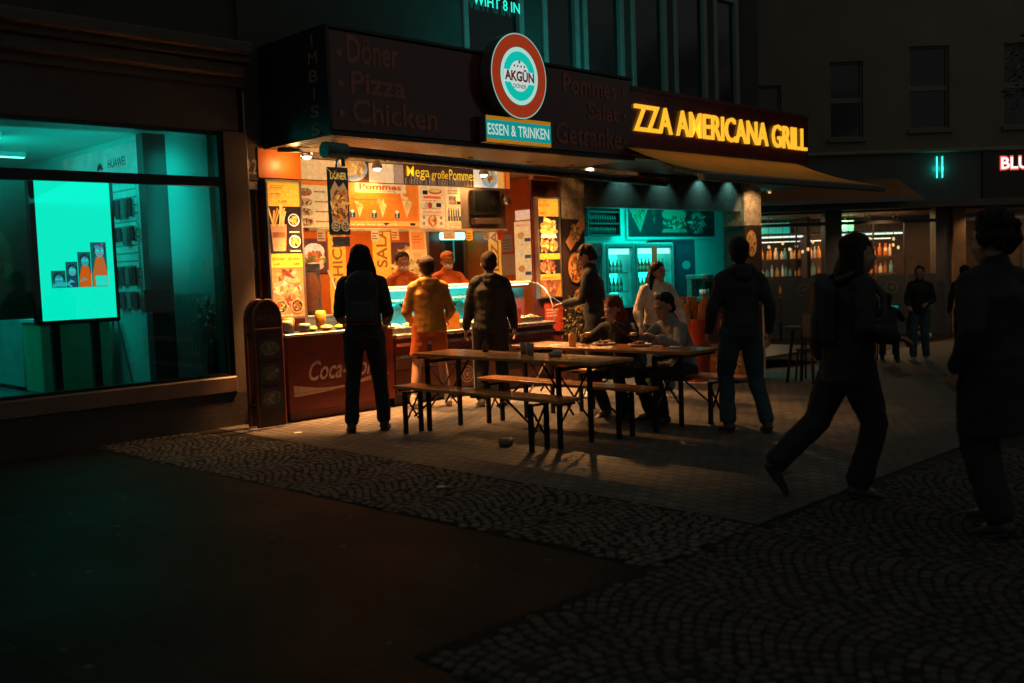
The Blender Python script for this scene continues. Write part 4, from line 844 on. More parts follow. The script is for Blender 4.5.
# food on the counter
rnd=random.Random(21)
def roll(x,y,z,s,c,lab,long=1.3):
    m=MB(); m.ball((0,0,s*.45),(s*long,s*.8,s*.5),12,8); o=m.build('bread_roll',mat('crust_%d'%int(c[0]*100),c,.5,var=.35,scale=18,bump=.4)); o.location=(x,y,z); o.rotation_euler=(0,0,rnd.uniform(0,3)); tag(o,lab,'bread','bread rolls on the left counter')
for i in range(11):
    x=.42+.085*i; c=rnd.choice([(.75,.4,.08),(.8,.5,.15),(.6,.28,.05)]); roll(x,-.24+.12*(i%2),.89,rnd.uniform(.045,.065),c,'%s bread roll on the left counter, in the %s row'%(['golden','pale','brown'][[.75,.8,.6].index(c[0])],['front','rear'][i%2]))
for i,(x,y,h,c,lab) in enumerate(((.12,-.25,.13,(.6,.5,.4),'small glass jar with pale contents at the left end of the counter'),(.22,-.12,.15,(.65,.25,.04),'orange sauce pot at the left end of the counter'),(.3,-.28,.09,(.5,.5,.48),'low white dish beside the orange sauce pot'),(.08,-.05,.16,(.25,.22,.2),'grey tin behind the glass jar on the counter'),(.7,.02,.2,(.7,.4,.06),'tall golden bread basket behind the rolls'),(1.05,.02,.17,(.75,.5,.12),'second golden basket near the right end of the left counter'))):
    m=MB(); m.lathe([(0,0),(.05,0),(.058,h*.8),(.05,h),(.0,h*.97)],(x,y,.8905),14); o=m.build('food_container',mat('pot_%d'%i,c,.35,var=.4,scale=20)); tag(o,lab,'container')

# ---- display case
dc=empty('food_display_case',(2.65,0,0),label='long glazed salad display case with turquoise light and steel rails',cat='display case')
X0,X1=1.37,3.93
m=MB(); m.box(X0,X1,-.33,.42,.0,.12); m.build('plinth',M_BLACK,dc)
m=MB(); m.box(X0,X1,-.38,.42,.121,.40,bev=.01); m.build('lower_panel',mat('panel_redbrown',(.13,.035,.022),.4,var=.3,scale=3),dc)
m=MB(); m.box(X0,X1,-.385,.42,.401,.52,bev=.01); m.build('middle_panel',mat('panel_brown',(.16,.07,.045),.35,var=.2),dc)
m=MB(); m.box(X0,X1,-.40,-.36,.521,.555); m.box(X0,X1,-.41,-.36,.655,.69); m.box(X0,X1,-.42,-.35,.745,.79,bev=.008); m.build('rail',mat('rail_steel',(.6,.5,.42),.28,.9,var=.1),dc)
m=MB(); m.box(X0,X1,-.37,.42,.5555,.744); m.build('upper_panel',mat('panel_darkred',(.12,.025,.02),.35,var=.2),dc)
a=Art(Frame((2.42,-.3815,.26))); 
for r_ in (.10,.085,.065,.05,.03): a.ell(0,0,r_,r_,(.45,.3,.22) if r_ in (.10,.065,.03) else (.13,.035,.022),0,24)
a.build('emblem',M_ARTT,dc,cols=True)
for x in (3.0,3.45): m=MB(); m.box(x,x+.33,-.386,-.381,.24,.33); m.build('vent_slot',M_BLACK,dc)
m=MB(); m.box(X0,X1,-.34,.42,.745,.79); m.build('deck',mat('deck_steel',(.4,.42,.42),.35,.5),dc)
prof=[(-.40,.80),(-.385,.95),(-.33,1.09),(-.24,1.2),(-.12,1.265),(.0,1.28)]
m=MB(); n=len(prof)
m.add([(X0,y,z) for y,z in prof]+[(X1,y,z) for y,z in prof],[(i,i+1,n+i+1,n+i) for i in range(n-1)],smooth=True); m.build('curved_glass',M_CASEGL,dc)
for x in (X0+.003,X1-.003):
    m=MB(); pp=[(x,y,z) for y,z in prof]+[(x,.40,1.28),(x,.40,.80)]; m.add(pp,[tuple(range(len(pp)))]); m.build('end_glass',M_CASEGL,dc)
m=MB(); m.box(X0,X1,.0,.42,1.281,1.305,bev=.004); m.build('top_shelf',mat('case_top',(.75,.72,.65),.3,var=.1),dc)
m=MB(); m.tube([(X0+.05,-.0,1.262),(X1-.05,0,1.262)],.008,8); m.build('light_tube',mat('case_tube',(.5,1,.9),.3,emis=(.2,1,.85),estr=2.2),dc)
m=MB(); m.tube([(X1,-.40,.80),(X1,-.385,.95),(X1,-.33,1.09),(X1,-.24,1.2),(X1,-.12,1.265),(X1,0,1.285)],.009,6); m.build('edge_strip',M_ALU,dc)
area('case_light',(2.65,-.06,1.245),2.4,.06,19,(0,.95,.85),(math.radians(22),0,0))
m=MB(); m.box(X0+.01,X1-.01,.40,.418,.80,1.275); m.build('rear_panel',mat('case_rear',(.42,.44,.43),.4,var=.35,scale=5),dc)
foods=[((.5,.5,.45),'white cream salad'),((.15,.35,.06),'green salad'),((.7,.2,.03),'tomato and pepper salad'),((.75,.35,.08),'orange carrot salad'),((.5,.45,.3),'chopped onion salad'),((.05,.4,.35),'blue wrapped fish salad'),((.3,.1,.04),'sliced meat'),((.6,.5,.2),'corn salad')]
for i in range(11):
    for j in range(2):
        x=1.5+i*.22; y=-.2+j*.27; c,t=foods[(i*3+j*5)%8]
        r=empty('food_tray',(x,y,.79),label='%s tray, %s row of the display case, %s from the left'%(t,['front','rear'][j],['first','second','third','fourth','fifth','sixth','seventh','eighth','ninth','tenth','eleventh'][i]),cat='food tray',group='food trays in the display case')
        m=MB(); frame_box(m,0,0,0,0,0,0,0) if False else None
        m.box(x-.1,x+.1,y-.12,y+.12,.791,.80); m.box(x-.1,x-.095,y-.12,y+.12,.8005,.85); m.box(x+.095,x+.1,y-.12,y+.12,.8005,.85); m.box(x-.095,x+.095,y-.12,y-.115,.8005,.85); m.box(x-.095,x+.095,y+.115,y+.12,.8005,.85); m.build('tray',M_STEEL,r)
        m=MB(); rr_=random.Random(i*7+j)
        for k in range(45):
            f=rr_.uniform(.5,1.5); a_=rr_.uniform(0,PI); q=Matrix.Rotation(a_,3,'Z')@Matrix.Rotation(rr_.uniform(-.6,.6),3,'X')
            px,py=rr_.uniform(-.075,.075),rr_.uniform(-.095,.095); s=rr_.uniform(.012,.026)
            m.ball((x+px,y+py,.83+.035*math.cos(px*18)*math.cos(py*14)+rr_.uniform(-.01,.015)),(s*1.5,s*.8,s*.6),6,4,tuple(min(.9,v*f) for v in (c if rr_.random()<.75 else (.6,.5,.35))),q)
        m.build('food',mat('salad_food',attr=True,rough=.35,var=.3,scale=40),r,cols=True)
m=MB(); m.box(X0+.02,X1-.02,.12,.395,1.03,1.038); m.build('glass_shelf',M_CASEGL,dc)
for i in range(10):
    c,t=foods[(i*5+2)%8]; x=1.56+i*.245
    r=empty('salad_bowl',(x,.25,1.038),label='bowl of %s, upper shelf of the display case, %s from left'%(t,['first','second','third','fourth','fifth','sixth','seventh','eighth','ninth','tenth'][i]),cat='bowl',group='bowls on the upper shelf of the display case')
    m=MB(); m.lathe([(0,.0),(.04,.0),(.085,.06),(.08,.06),(.04,.01),(0,.01)],(x,.25,1.039),14); m.build('bowl',[M_WHITE,M_STEEL,M_BLACK][i%3],r)
    m=MB(); rr_=random.Random(i+50)
    for k in range(26):
        f=rr_.uniform(.5,1.4); px,py=rr_.uniform(-.055,.055),rr_.uniform(-.055,.055); s=rr_.uniform(.012,.024)
        m.ball((x+px,.25+py,1.09+rr_.uniform(0,.03)),(s*1.4,s*.9,s*.7),6,4,tuple(min(.9,v*f) for v in c),Matrix.Rotation(rr_.uniform(0,3),3,'Z'))
    m.build('food',MATS['salad_food'],r,cols=True)
for i,(x,c,lab) in enumerate(((1.75,(.7,.65,.55),'white price card standing in the left half of the case'),(2.18,(.75,.25,.02),'orange price card inside the display case left of the dark jacket man'),(3.2,(.3,.05,.03),'dark red sticker card at the right end of the display case'))):
    m=MB(); m.box(x,x+(.2 if i else .1),-.33,-.325,.80,.80+(.18 if i else .07)); o=m.build('price_card',mat('card_%d'%i,c,.5)); tag(o,lab,'card')
a=Art(Frame((3.38,-.1,1.0),(.9,.1,0),(0,-.3,1))); a.ell(0,0,.11,.06,(.8,.3,.08),-.5); a.ell(0,0,.08,.03,(.8,.6,.35),-.5); o=a.build('glass_sticker',M_ARTG,None,cols=True); tag(o,'oval orange sticker at the right end of the display glass','sticker')
m=MB(); m.box(3.2,3.85,.05,.09,.86,1.22); o=m.build('rear_sneeze_panel',mat('maroon_panel',(.18,.03,.03),.35)); tag(o,'dark red menu panel standing behind the glass at the right end','panel')

# ---- kiosk lamps
for i,(x,y,pw) in enumerate(((.55,-.45,1500),(1.5,-.45,1400),(2.5,-.45,1400),(3.45,-.45,1200),(4.25,-.45,700))):
    r=empty('canopy_spotlight',(x,y,2.78),label='%s warm round spotlight in the ribbed soffit of the kiosk canopy'%['first','second','third','fourth','fifth'][i],cat='spotlight',group='warm spotlights in the kiosk canopy')
    m=MB(); m.lathe([(.045,-.02),(.06,-.02),(.065,.0),(.05,.0)],(x,y,2.760),16); m.build('ring',M_GREY,r)
    m=MB(); m.lathe([(0,-.012),(.044,-.012)],(x,y,2.760),16); m.build('lens',mat('warm_lens',(1,.75,.45),.5,emis=(1,.6,.26),estr=4.),r)
    spot('canopy_spot',(x,y,2.735),pw,(1.,.43,.14),62,(math.radians(6),0,0),.08)
area('canopy_fill',(2.2,-.45,2.74),3.8,.3,95,WARM,(0,0,0),117)
spot('guest_fill_spot',(4.25,-.62,2.72),420,WARM,62,(math.radians(-38),0,math.radians(-42)),.08)  # three unseen fills without fixtures, added to warm the guests
spot('guest_fill_spot',(1.5,-.62,2.72),420,WARM,54,(math.radians(-37),0,math.radians(22)),.08)
spot('guest_fill_spot',(2.8,-.62,2.72),380,WARM,54,(math.radians(-36),0,math.radians(8)),.08)
for i,(x,y,z,lab) in enumerate(((.38,-.35,2.66,'round bright lamp at the left kiosk corner'),(1.72,.25,2.66,'round bright lamp above the fries picture'),(3.4,.25,2.66,'round bright lamp above the television'))):
    r=empty('spot_lamp',(x,y,2.76),label=lab,cat='lamp')
    m=MB(); m.lathe([(0,.1),(.03,.1),(.06,.03),(.06,.0),(.05,.0)],(x,y,z),14); m.build('housing',M_WHITE,r)
    m=MB(); m.ball((x,y,z+.0),(.045,.045,.03),12,6); m.build('bulb',mat('bulb_glow',(1,.8,.5),.5,emis=(1,.68,.35),estr=14.),r)
    spot('spot_lamp_light',(x,y-.02,z-.06),[14,40,28][i],WARM,118,(math.radians([0,28,28][i]),0,0),.05)
point('corner_lamp_light',(.34,-.2,2.62),5,WARM,.04)
area('kiosk_ceiling_light',(2.4,1.45,2.74),2.8,.5,52,WARM,(math.radians(8),0,0),118)

# ------------------------------------------------------------------ beer garden tables and benches
def leg_frame(w,h,y,name,par,cx,spread=.0,thick=.04):
    m=MB(); m.box(cx-w/2-.018,cx-w/2+.018,y-.015,y+.015,0,h); o1=m.build(name,M_BLKMET,par)
    m=MB(); m.box(cx+w/2-.018,cx+w/2+.018,y-.015,y+.015,0,h); o2=m.build(name,M_BLKMET,par)
    m=MB(); m.bar((cx-w/2+.018,y,h*.32),(cx+w/2-.018,y,h*.90),.018,.008); m.bar((cx+w/2-.018,y+.012,h*.32),(cx-w/2+.018,y+.012,h*.90),.018,.008); m.box(cx-w/2+.018,cx+w/2-.018,y-.012,y+.012,h*.94,h*.985); m.build('cross_brace',M_BLKMET,par)
def beer(name,x,y0,y1,w,h,ly,lab,cat,grp):
    zg=ground_z(x,(y0+y1)/2)
    r=empty(name,(0,0,0),label=lab,cat=cat,group=grp); L=y1-y0; cy=(y0+y1)/2
    m=MB()
    if w>.4:
        n=4; pw=w/n
        for k in range(n): m.box(-w/2+k*pw+.0015,-w/2+(k+1)*pw-.0015,-L/2,L/2,h-.028,h,bev=.004)
    else:
        m.box(-w/2,-.0015,-L/2,L/2,h-.028,h,bev=.004); m.box(.0015,w/2,-L/2,L/2,h-.028,h,bev=.004)
    top=m.build('tabletop' if w>.4 else 'seat',M_WOOD,r)
    for yy in (-L/2+.05,0.,L/2-.05):
        m=MB(); m.box(-w/2+.03,w/2-.03,yy-.02,yy+.02,h-.052,h-.0285); m.build('batten',M_DARKW,r)
    for yy in ly:
        leg_frame(w-.12 if w>.4 else w-.07,h-.053,yy-cy,'leg',r,0)
    m=MB(); m.bar((0,ly[0]-cy+.02,h*.35),(0,ly[0]-cy+.36,h-.055),.014); m.build('strut',M_BLKMET,r); m=MB(); m.bar((0,ly[1]-cy-.02,h*.35),(0,ly[1]-cy-.36,h-.055),.014); m.build('strut',M_BLKMET,r)
    r.location=(x,cy,zg); return r
TH=.72; BH=.44
beer('beer_table',.67,-4.02,-1.84,.50,TH,(-3.60,-1.98),'front wooden beer table nearest the street, with ashtray and bottles on it','table','beer tables in front of the kiosk')
beer('beer_table',1.72,-4.14,-2.08,.50,TH,(-3.76,-2.2),'rear wooden beer table where the two seated women eat','table','beer tables in front of the kiosk')
beer('beer_bench',.34,-3.84,-1.80,.25,BH,(-3.50,-1.92),'empty wooden bench nearest the street','bench','beer benches in front of the kiosk')
beer('beer_bench',1.19,-3.96,-2.0,.25,BH,(-3.70,-2.12),'empty wooden bench between the two beer tables','bench','beer benches in front of the kiosk')
beer('beer_bench',2.25,-4.22,-2.22,.25,BH,(-3.90,-2.36),'wooden bench with two people sitting on it behind the rear table','bench','beer benches in front of the kiosk')
# things on the tables
GL=mat('clear_glass_item',(.25,.22,.18),.1,var=.1,spec=.8)
def lathe_thing(name,prof,loc,m_,lab,cat,n=14,grp=None):
    m=MB(); m.lathe(prof,(0,0,0),n); o=m.build(name,m_,None); o.location=loc; return tag(o,lab,cat,grp)
z1=TH+ground_z(.67,-3)+.001; z2=TH+ground_z(1.72,-3)+.001
lathe_thing('ashtray',[(0,0),(.055,0),(.06,.03),(.05,.03),(.045,.01),(0,.01)],(.72,-3.35,z1),GL,'glass ashtray near the right end of the front table','ashtray')
lathe_thing('drinking_glass',[(0,0),(.03,0),(.036,.10),(.033,.10),(.028,.01),(0,.01)],(.78,-2.93,z1),GL,'empty drinking glass on the front table, left of its twin','glass')
lathe_thing('drinking_glass',[(0,0),(.03,0),(.036,.10),(.033,.10),(.028,.01),(0,.01)],(.72,-3.06,z1),GL,'empty drinking glass on the front table beside the ashtray','glass')
lathe_thing('sauce_jar',[(0,0),(.03,0),(.03,.05),(.012,.08),(.012,.1),(0,.1)],(.80,-2.42,z1),mat('dark_jar',(.08,.04,.02),.2),'small dark sauce jar in the middle of the front table','jar')
m=MB(); m.ball((0,0,.02),(.06,.04,.022),9,5); o=m.build('crumpled_napkin',mat('napkin',(.6,.55,.48),.7,bump=.8,bscale=40)); o.location=(.85,-3.25,z1); tag(o,'crumpled napkin lying beside the ashtray on the front table','napkin')
cn=empty('candle_holder',(1.58,-2.78,z2),label='orange candle glass on the rear table in front of the red haired woman',cat='candle holder')
m=MB(); m.lathe([(0,0),(.034,0),(.038,.115),(.034,.115),(.03,.02),(0,.02)],(1.58,-2.78,z2),14); m.build('glass',mat('orange_glass',(.7,.2,.02),.25,emis=(.9,.25,.03),estr=.10),cn)
m=MB(); m.lathe([(0,.021),(.026,.021),(.026,.05),(0,.05)],(1.58,-2.78,z2),10); m.build('wax',M_WHITE,cn)
def plate(x,y,r,lab,pal):
    p=empty('plate_of_food',(x,y,z2),label=lab,cat='plate'); m=MB(); m.lathe([(0,0),(r*.6,0),(r,.018),(r*.97,.022),(r*.6,.006),(0,.006)],(x,y,z2),18); m.build('plate',M_WHITE,p)
    m=MB(); q=random.Random(int(x*100))
    for k in range(26): c=q.choice(pal); f=q.uniform(.6,1.2); m.ball((x+q.uniform(-.5,.5)*r,y+q.uniform(-.5,.5)*r,z2+.02+q.uniform(0,.02)),(.025,.012,.01),6,4,tuple(v*f for v in c),Matrix.Rotation(q.uniform(0,3),3,'Z'))
    m.build('food',MATS['salad_food'],p,cols=True)
plate(1.80,-2.98,.11,'plate of food in front of the red haired woman',MEAT+FRY)
plate(1.82,-3.38,.11,'plate of food in front of the pale shirted guest',SAL+FRY)
m=MB(); m.box(-.07,.07,-.05,.05,0,.012,bev=.004); o=m.build('paper_wrap',mat('paper_wrap',(.55,.5,.42),.6)); o.location=(1.78,-3.8,z2); o.rotation_euler=(0,0,.4); tag(o,'flat paper wrap at the right end of the rear table','paper')
# litter on the ground
m=MB(); m.box(-.07,.07,-.05,.05,.0,.055,bev=.015); o=m.build('crushed_carton',mat('carton',(.25,.2,.15),.6,var=.5,scale=30,bump=.8)); o.location=(.36,-3.1,.006); o.rotation_euler=(0,0,.5); tag(o,'crushed carton lying on the paving under the front bench','carton')
rnd=random.Random(31)
for i,(x,y,lab) in enumerate(((-1.05,-3.9,'pale flattened paper scrap on the lit cobbles'),(2.2,-2.9,'orange scrap of food on the paving below the rear table'),(-.3,-1.0,'tiny white scrap near the left counter'))):
    m=MB(); pts=[(.045*math.cos(a)*rnd.uniform(.6,1.1),.045*math.sin(a)*rnd.uniform(.5,1),0) for a in [k*PI/4 for k in range(8)]]; m.prism(pts,(0,0,.003)); o=m.build('paper_scrap',mat('scrap_%d'%i,[(.5,.45,.4),(.6,.2,.05),(.7,.7,.65),(.35,.33,.3),(.3,.3,.3)][i],.7)); o.location=(x,y,ground_z(x,y)+(.012 if i in(0,) else .006)); tag(o,lab,'litter')

# ------------------------------------------------------------------ menu stand at the left
ms=empty('menu_stand',(-.3,-.45,0),rz=0,label='dark red round topped menu stand with three pictures beside the left counter',cat='menu stand')
m=MB(); n=20; HW=.145; cxs=-.265
outl=[(cxs-HW,.02)]+[(cxs-HW*math.cos(PI*i/n),1.05+.19*math.sin(PI*i/n)) for i in range(n+1)]+[(cxs+HW,.02)]
m.prism([(x,-.52,z) for x,z in outl],(0,.03,0)); m.prism([(x,-.36,z) for x,z in outl],(0,.03,0)); m.build('board',mat('stand_board',(.03,.012,.010),.4,var=.3),ms)
m=MB(); m.tube([(x,-.505,z) for x,z in outl],.018,8); m.tube([(x,-.345,z) for x,z in outl],.018,8); m.build('rim',mat('stand_rim',(.15,.03,.012),.35),ms)
for z in (.2,.9): 
    m=MB(); m.box(cxs+HW-.02,cxs+HW-.005,-.489,-.361,z,z+.03); m.build('brace',M_BLACK,ms); m=MB(); m.box(cxs-HW+.005,cxs-HW+.02,-.489,-.361,z,z+.03); m.build('brace',M_BLACK,ms)
a=Art(Frame((cxs,-.5225,0)))
a.text('MENÜ',-.11,1.04,.22,.08,(.16,.07,.02),.01); a.rect(-.15,.965,.30,.012,(.6,.35,.12))
for k in range(9): a.rect(-.13+.032*k,.99,.006,.17,(.10,.05,.02),k>0)
for k,z in enumerate((.68,.44,.20)):
    a.rect(-.125,z,.25,.20,(.03,.035,.03)); a.ell(0,z+.10,.10,.07,[(.16,.15,.13),(.12,.06,.04),(.04,.12,.11)][k]); a.food(0,z+.1,.09,.05,[(.15,.09,.05),(.06,.1,.08),(.2,.15,.1)],30,.025)
a.build('print',M_ARTT,ms,cols=True)

# ------------------------------------------------------------------ bush in pot beside case
bp_=empty('potted_bush',(4.33,-.48,ground_z(4.3,-.5)),label='leafy potted bush in front of the dark pillar beside the kiosk',cat='bush')
m=MB(); zg=ground_z(4.3,-.5); m.lathe([(0,0),(.13,0),(.18,.32),(.19,.34),(.16,.34),(.15,.28),(0,.28)],(4.33,-.48,zg),16); m.build('pot',mat('pot_clay',(.12,.06,.04),.7),bp_)
m=MB(); q=random.Random(4)
for k in range(9): m.tube([(4.33,-.48,zg+.28),(4.33+q.uniform(-.12,.12),-.48+q.uniform(-.12,.12),zg+.55),(4.33+q.uniform(-.22,.22),-.48+q.uniform(-.2,.2),zg+.85)],.007,5)
m.build('stem',M_DARKW,bp_)
def leaves(m,cx,cy,cz,rx,ry,rz,n,s,q,pal):
    for k in range(n):
        while True:
            u=Vector((q.uniform(-1,1),q.uniform(-1,1),q.uniform(-1,1)))
            if u.length<1 and noise.noise(u*2.3+Vector((cx,cy,0)))>-.18: break
        c=Vector((cx+u.x*rx,cy+u.y*ry,cz+u.z*rz)); a=Vector((q.gauss(0,1),q.gauss(0,1),q.gauss(0,.7))).normalized(); b=a.cross(Vector((q.gauss(0,1),q.gauss(0,1),q.gauss(0,1)))).normalized()
        l=s*q.uniform(.6,1.2); f=q.uniform(.5,1.4); cc=q.choice(pal)
        m.add([c-a*l,c+b*l*.4,c+a*l,c-b*l*.4],[(0,1,2,3)],tuple(v*f for v in cc))
m=MB(); leaves(m,4.33,-.48,zg+.78,.28,.26,.42,900,.028,q,[(.04,.045,.015),(.06,.05,.02),(.02,.03,.01),(.09,.07,.03)]); m.build('foliage',mat('leafage',attr=True,rough=.7,var=.2,spec=.15),bp_,cols=True)

# ------------------------------------------------------------------ giant fries figure
ff=empty('giant_fries_figure',(5.55,-1.42,ground_z(5.55,-1.4)),rz=math.radians(-40),label='waist high advertising figure of a red box full of fries behind the guests',cat='advertising figure')
T0=Matrix.Translation(ff.location)@Matrix.Rotation(math.radians(-40),4,'Z')
m=MB(); m.T=T0
m.tube([(0,0,0),(0,0,.12),(0,0,.5),(0,0,.84)],[(.15,.17),(.16,.18),(.18,.21),(.19,.23)],16); m.build('box',mat('fries_box_red',(.4,.04,.015),.4,var=.2),ff)
m=MB(); m.T=T0; m.lathe([(0,-.0),(.24,0),(.24,.04),(0,.04)],(0,0,-.02),16); m.build('base',M_WHITE,ff)
m=MB(); m.T=T0; q=random.Random(12)
for k in range(26):
    x=q.uniform(-.15,.15); y=q.uniform(-.16,.16); h=q.uniform(.12,.34)*(1-abs(x)*1.5); dx=x*.4+q.uniform(-.04,.04); dy=y*.3+q.uniform(-.04,.04)
    m.bar((x,y,.78),(x+dx,y+dy,.85+h),.055,.055,None)
m.build('fries',mat('fries_yellow',(.48,.2,.06),.5,var=.4,scale=12),ff)
# ------------------------------------------------------------------ sandwich board
sb=empty('sandwich_board',(6.85,-1.2,ground_z(6.8,-1.2)),rz=math.radians(-60),label='tall pavement board with pale frame and orange food picture behind the man in jeans',cat='sandwich board')
T0=Matrix.Translation(sb.location)@Matrix.Rotation(sb.rotation_euler.z,4,'Z')
for sgn,nm2 in ((-1,'front'),(1,'rear')):
    m=MB(); m.T=T0@Matrix.Translation((0,sgn*.22,0))@Matrix.Rotation(-sgn*-.19,4,'X'); frame_box(m,-.40,.40,.02,1.12,-.015,.015,.035); m.build('frame',M_CREAM,sb)
    m=MB(); m.T=T0@Matrix.Translation((0,sgn*.22,0))@Matrix.Rotation(-sgn*-.19,4,'X'); m.box(-.365,.365,-.008,.008,.055,1.085); m.build('panel',M_BLACK,sb)
TT=T0@Matrix.Translation((0,-.22,0))@Matrix.Rotation(-.19,4,'X')
a=Art(Frame((0,0,0))); 
a.fr.o=TT@Vector((-.36,-.0095,.06)); a.fr.r=(TT.to_3x3()@Vector((1,0,0))); a.fr.u=(TT.to_3x3()@Vector((0,0,1))); a.fr.n=a.fr.r.cross(a.fr.u)
a.rect(0,0,.72,1.02,(.03,.01,.01)); a.rect(0,0,.72,.45,(.4,.12,.03)); a.food(.36,.22,.3,.15,MEAT+FRY,80,.05); a.rect(.1,.6,.5,.3,(.15,.02,.015)); a.text('PIZZA',.14,.68,.42,.12,(.4,.25,.1),.02); a.build('print',M_ARTT,sb,cols=True)
if True:
    m=MB(); 
# ------------------------------------------------------------------ far building across the street
FD=24.; FO=Vector((CAMP.x,CAMP.y,0))+F0*FD
def FP(a_,z,d=0.): return FO+R0*a_+Z0*z+F0*d       # a: along the facade, d: behind it
FT=Matrix((( R0.x,F0.x,0,FO.x),(R0.y,F0.y,0,FO.y),(0,0,1,0),(0,0,0,1)))
def FM(): m=MB(); m.T=FT; return m
fb=empty('far_building',FP(9,-.46),label='dim beige building with shop windows at street level across the square',cat='building')
FWALL=mat('far_render',(.20,.17,.125),.85,var=.2,scale=.8,bump=.2,bscale=30)
GZ=-.46; A0,A1=4.2,22.
wn=[(5.95,6.6,4.42,4.66),(5.95,6.6,4.85,5.6),(7.75,8.55,4.3,5.28),(7.75,8.55,5.46,6.1),(9.65,10.6,4.45,5.45),(9.65,10.6,5.6,6.4),(11.9,12.8,4.45,5.45),(11.9,12.8,5.6,6.4),(14.2,15.1,4.45,5.45)]
cols_=[(5.95,6.6,4.42,5.6),(7.75,8.55,4.3,6.1),(9.65,10.6,4.45,6.4),(11.9,12.8,4.45,6.4),(14.2,15.1,4.45,6.4)]
m=FM(); prev=A0
for (a0,a1,z0,z1) in cols_:
    m.box(prev,a0,0,.35,3.95,11); m.box(a0,a1,0,.35,3.95,z0); m.box(a0,a1,0,.35,z1,11); prev=a1
m.box(prev,A1,0,.35,3.95,11); m.build('wall',FWALL,fb)
for (a0,a1,z0,z1) in cols_:
    zm=z0+(z1-z0)*.5
    m=FM(); frame_box(m,a0,a1,z0,z1,.08,.14,.05); m.box(a0+.05,a1-.05,.08,.14,zm-.06,zm+.06); o=m.build('window',mat('far_frame',(.2,.17,.13),.6),fb)
    m=FM(); m.box(a0+.05,a1-.05,.12,.125,z0+.05,zm-.06); m.box(a0+.05,a1-.05,.12,.125,zm+.06,z1-.05); m.build('pane',M_DKGLASS,o)
    m=FM(); m.box(a0-.06,a1+.06,-.08,.05,z0-.09,z0-.002); m.build('window_sill',FWALL,o)
m=FM(); m.box(A0,A1,-.25,.0,3.88,3.96,bev=.02); m.build('cornice',mat('far_cornice',(.3,.24,.16),.6),fb)
m=FM(); m.box(A0,11.3,-.12,.3,2.72,3.879); m.build('fascia',mat('far_fascia',(.10,.095,.085),.5,var=.15,scale=2),fb)
m=FM(); m.box(11.32,A1,-.16,.3,2.72,3.879); m.build('fascia',mat('far_fascia_dark',(.05,.03,.025),.4),fb)
m=FM(); m.box(A0,A1,-.9,.3,2.6,2.66); m.box(A0,A1,-.93,-.9,2.56,2.72); m.build('canopy',mat('far_canopy',(.16,.11,.07),.5),fb)
for (a0,a1) in ((7.6,8.0),(10.25,10.62),(12.9,13.3),(4.2,5.4)): m=FM(); m.box(a0,a1,-.03,.3,GZ,2.6); m.build('pillar',mat('far_pillar',(.12,.10,.085),.5),fb)
m=FM(); m.box(10.63,10.95,-.10,.3,GZ,2.6,bev=.02); m.build('pillar',mat('far_pillar_lit_tint',(.4,.22,.10),.5),fb)  # warm lamp light on this pillar put into its base colour
m=FM(); m.box(5.4,7.6,-.02,.06,2.25,2.33); m.box(8.0,10.25,-.02,.06,2.25,2.33); m.box(10.95,12.9,-.02,.06,2.25,2.33); 
for x in (6.05,6.9,8.75,9.5,11.6,12.3): m.box(x,x+.03,-.01,.04,.05,2.25)
m.box(5.4,7.6,-.04,.1,GZ,.0); m.box(8.0,10.25,-.04,.1,GZ,.0); m.box(10.95,12.9,-.04,.1,GZ,.0)
m.build('shopfront_frame',mat('far_metal',(.08,.07,.06),.4,.5),fb)
for (a0,a1) in ((5.4,7.6),(8.0,10.25),(10.95,12.9)):
    m=FM(); m.box(a0,a1,.065,.07,.0,2.6); m.build('shop_window',glass_mat('far_glass',(.85,.85,.8),.5),fb)
m=FM(); m.box(4.2,A1,3.6,3.7,GZ,2.62); m.box(4.2,A1,.3,3.6,GZ,GZ+.02); m.build('interior_wall',mat('far_interior',(.06,.035,.025),.6,var=.5,scale=3),fb)
m=FM(); m.box(4.2,A1,.3,3.6,2.55,2.6); m.build('interior_ceiling',mat('far_ceiling',(.3,.22,.16),.6),fb)
m=FM(); m.box(13.2,13.4,.3,3.6,GZ,2.55); m.box(7.7,7.8,1.8,3.6,GZ,2.55); m.build('interior_wall',mat('far_divider',(.05,.04,.035),.6),fb)
# frosted low screens with round marks
k=0
for (a0,a1) in ((5.42,6.45),(6.5,7.58),(8.02,8.75),(8.8,9.5),(9.55,10.23),(10.97,11.9),(11.95,12.88)):
    r=empty('window_screen',FP((a0+a1)/2,GZ,-.06),label='low frosted screen with a round mark, %s from the left before the far shop windows'%['first','second','third','fourth','fifth','sixth','seventh'][k],cat='screen',group='frosted screens before the far shop windows'); k+=1
    m=FM(); m.box(a0,a1,-.10,-.075,GZ+.02,1.02); m.build('panel',mat('frosted',(.10,.10,.085),.35,var=.2,scale=1.5),r)
    c=(a0+a1)/2; a=Art(Frame(FP(c,.72,-.103),R0,Z0)); a.ell(0,0,.15,.15,(.22,.2,.16),0,20); a.ell(0,0,.12,.12,(.07,.07,.06),0,20); a.poly([(-.06,.0),(.05,.07),(.05,-.07)],(.22,.2,.16)); a.build('round_mark',M_ARTT,r,cols=True)
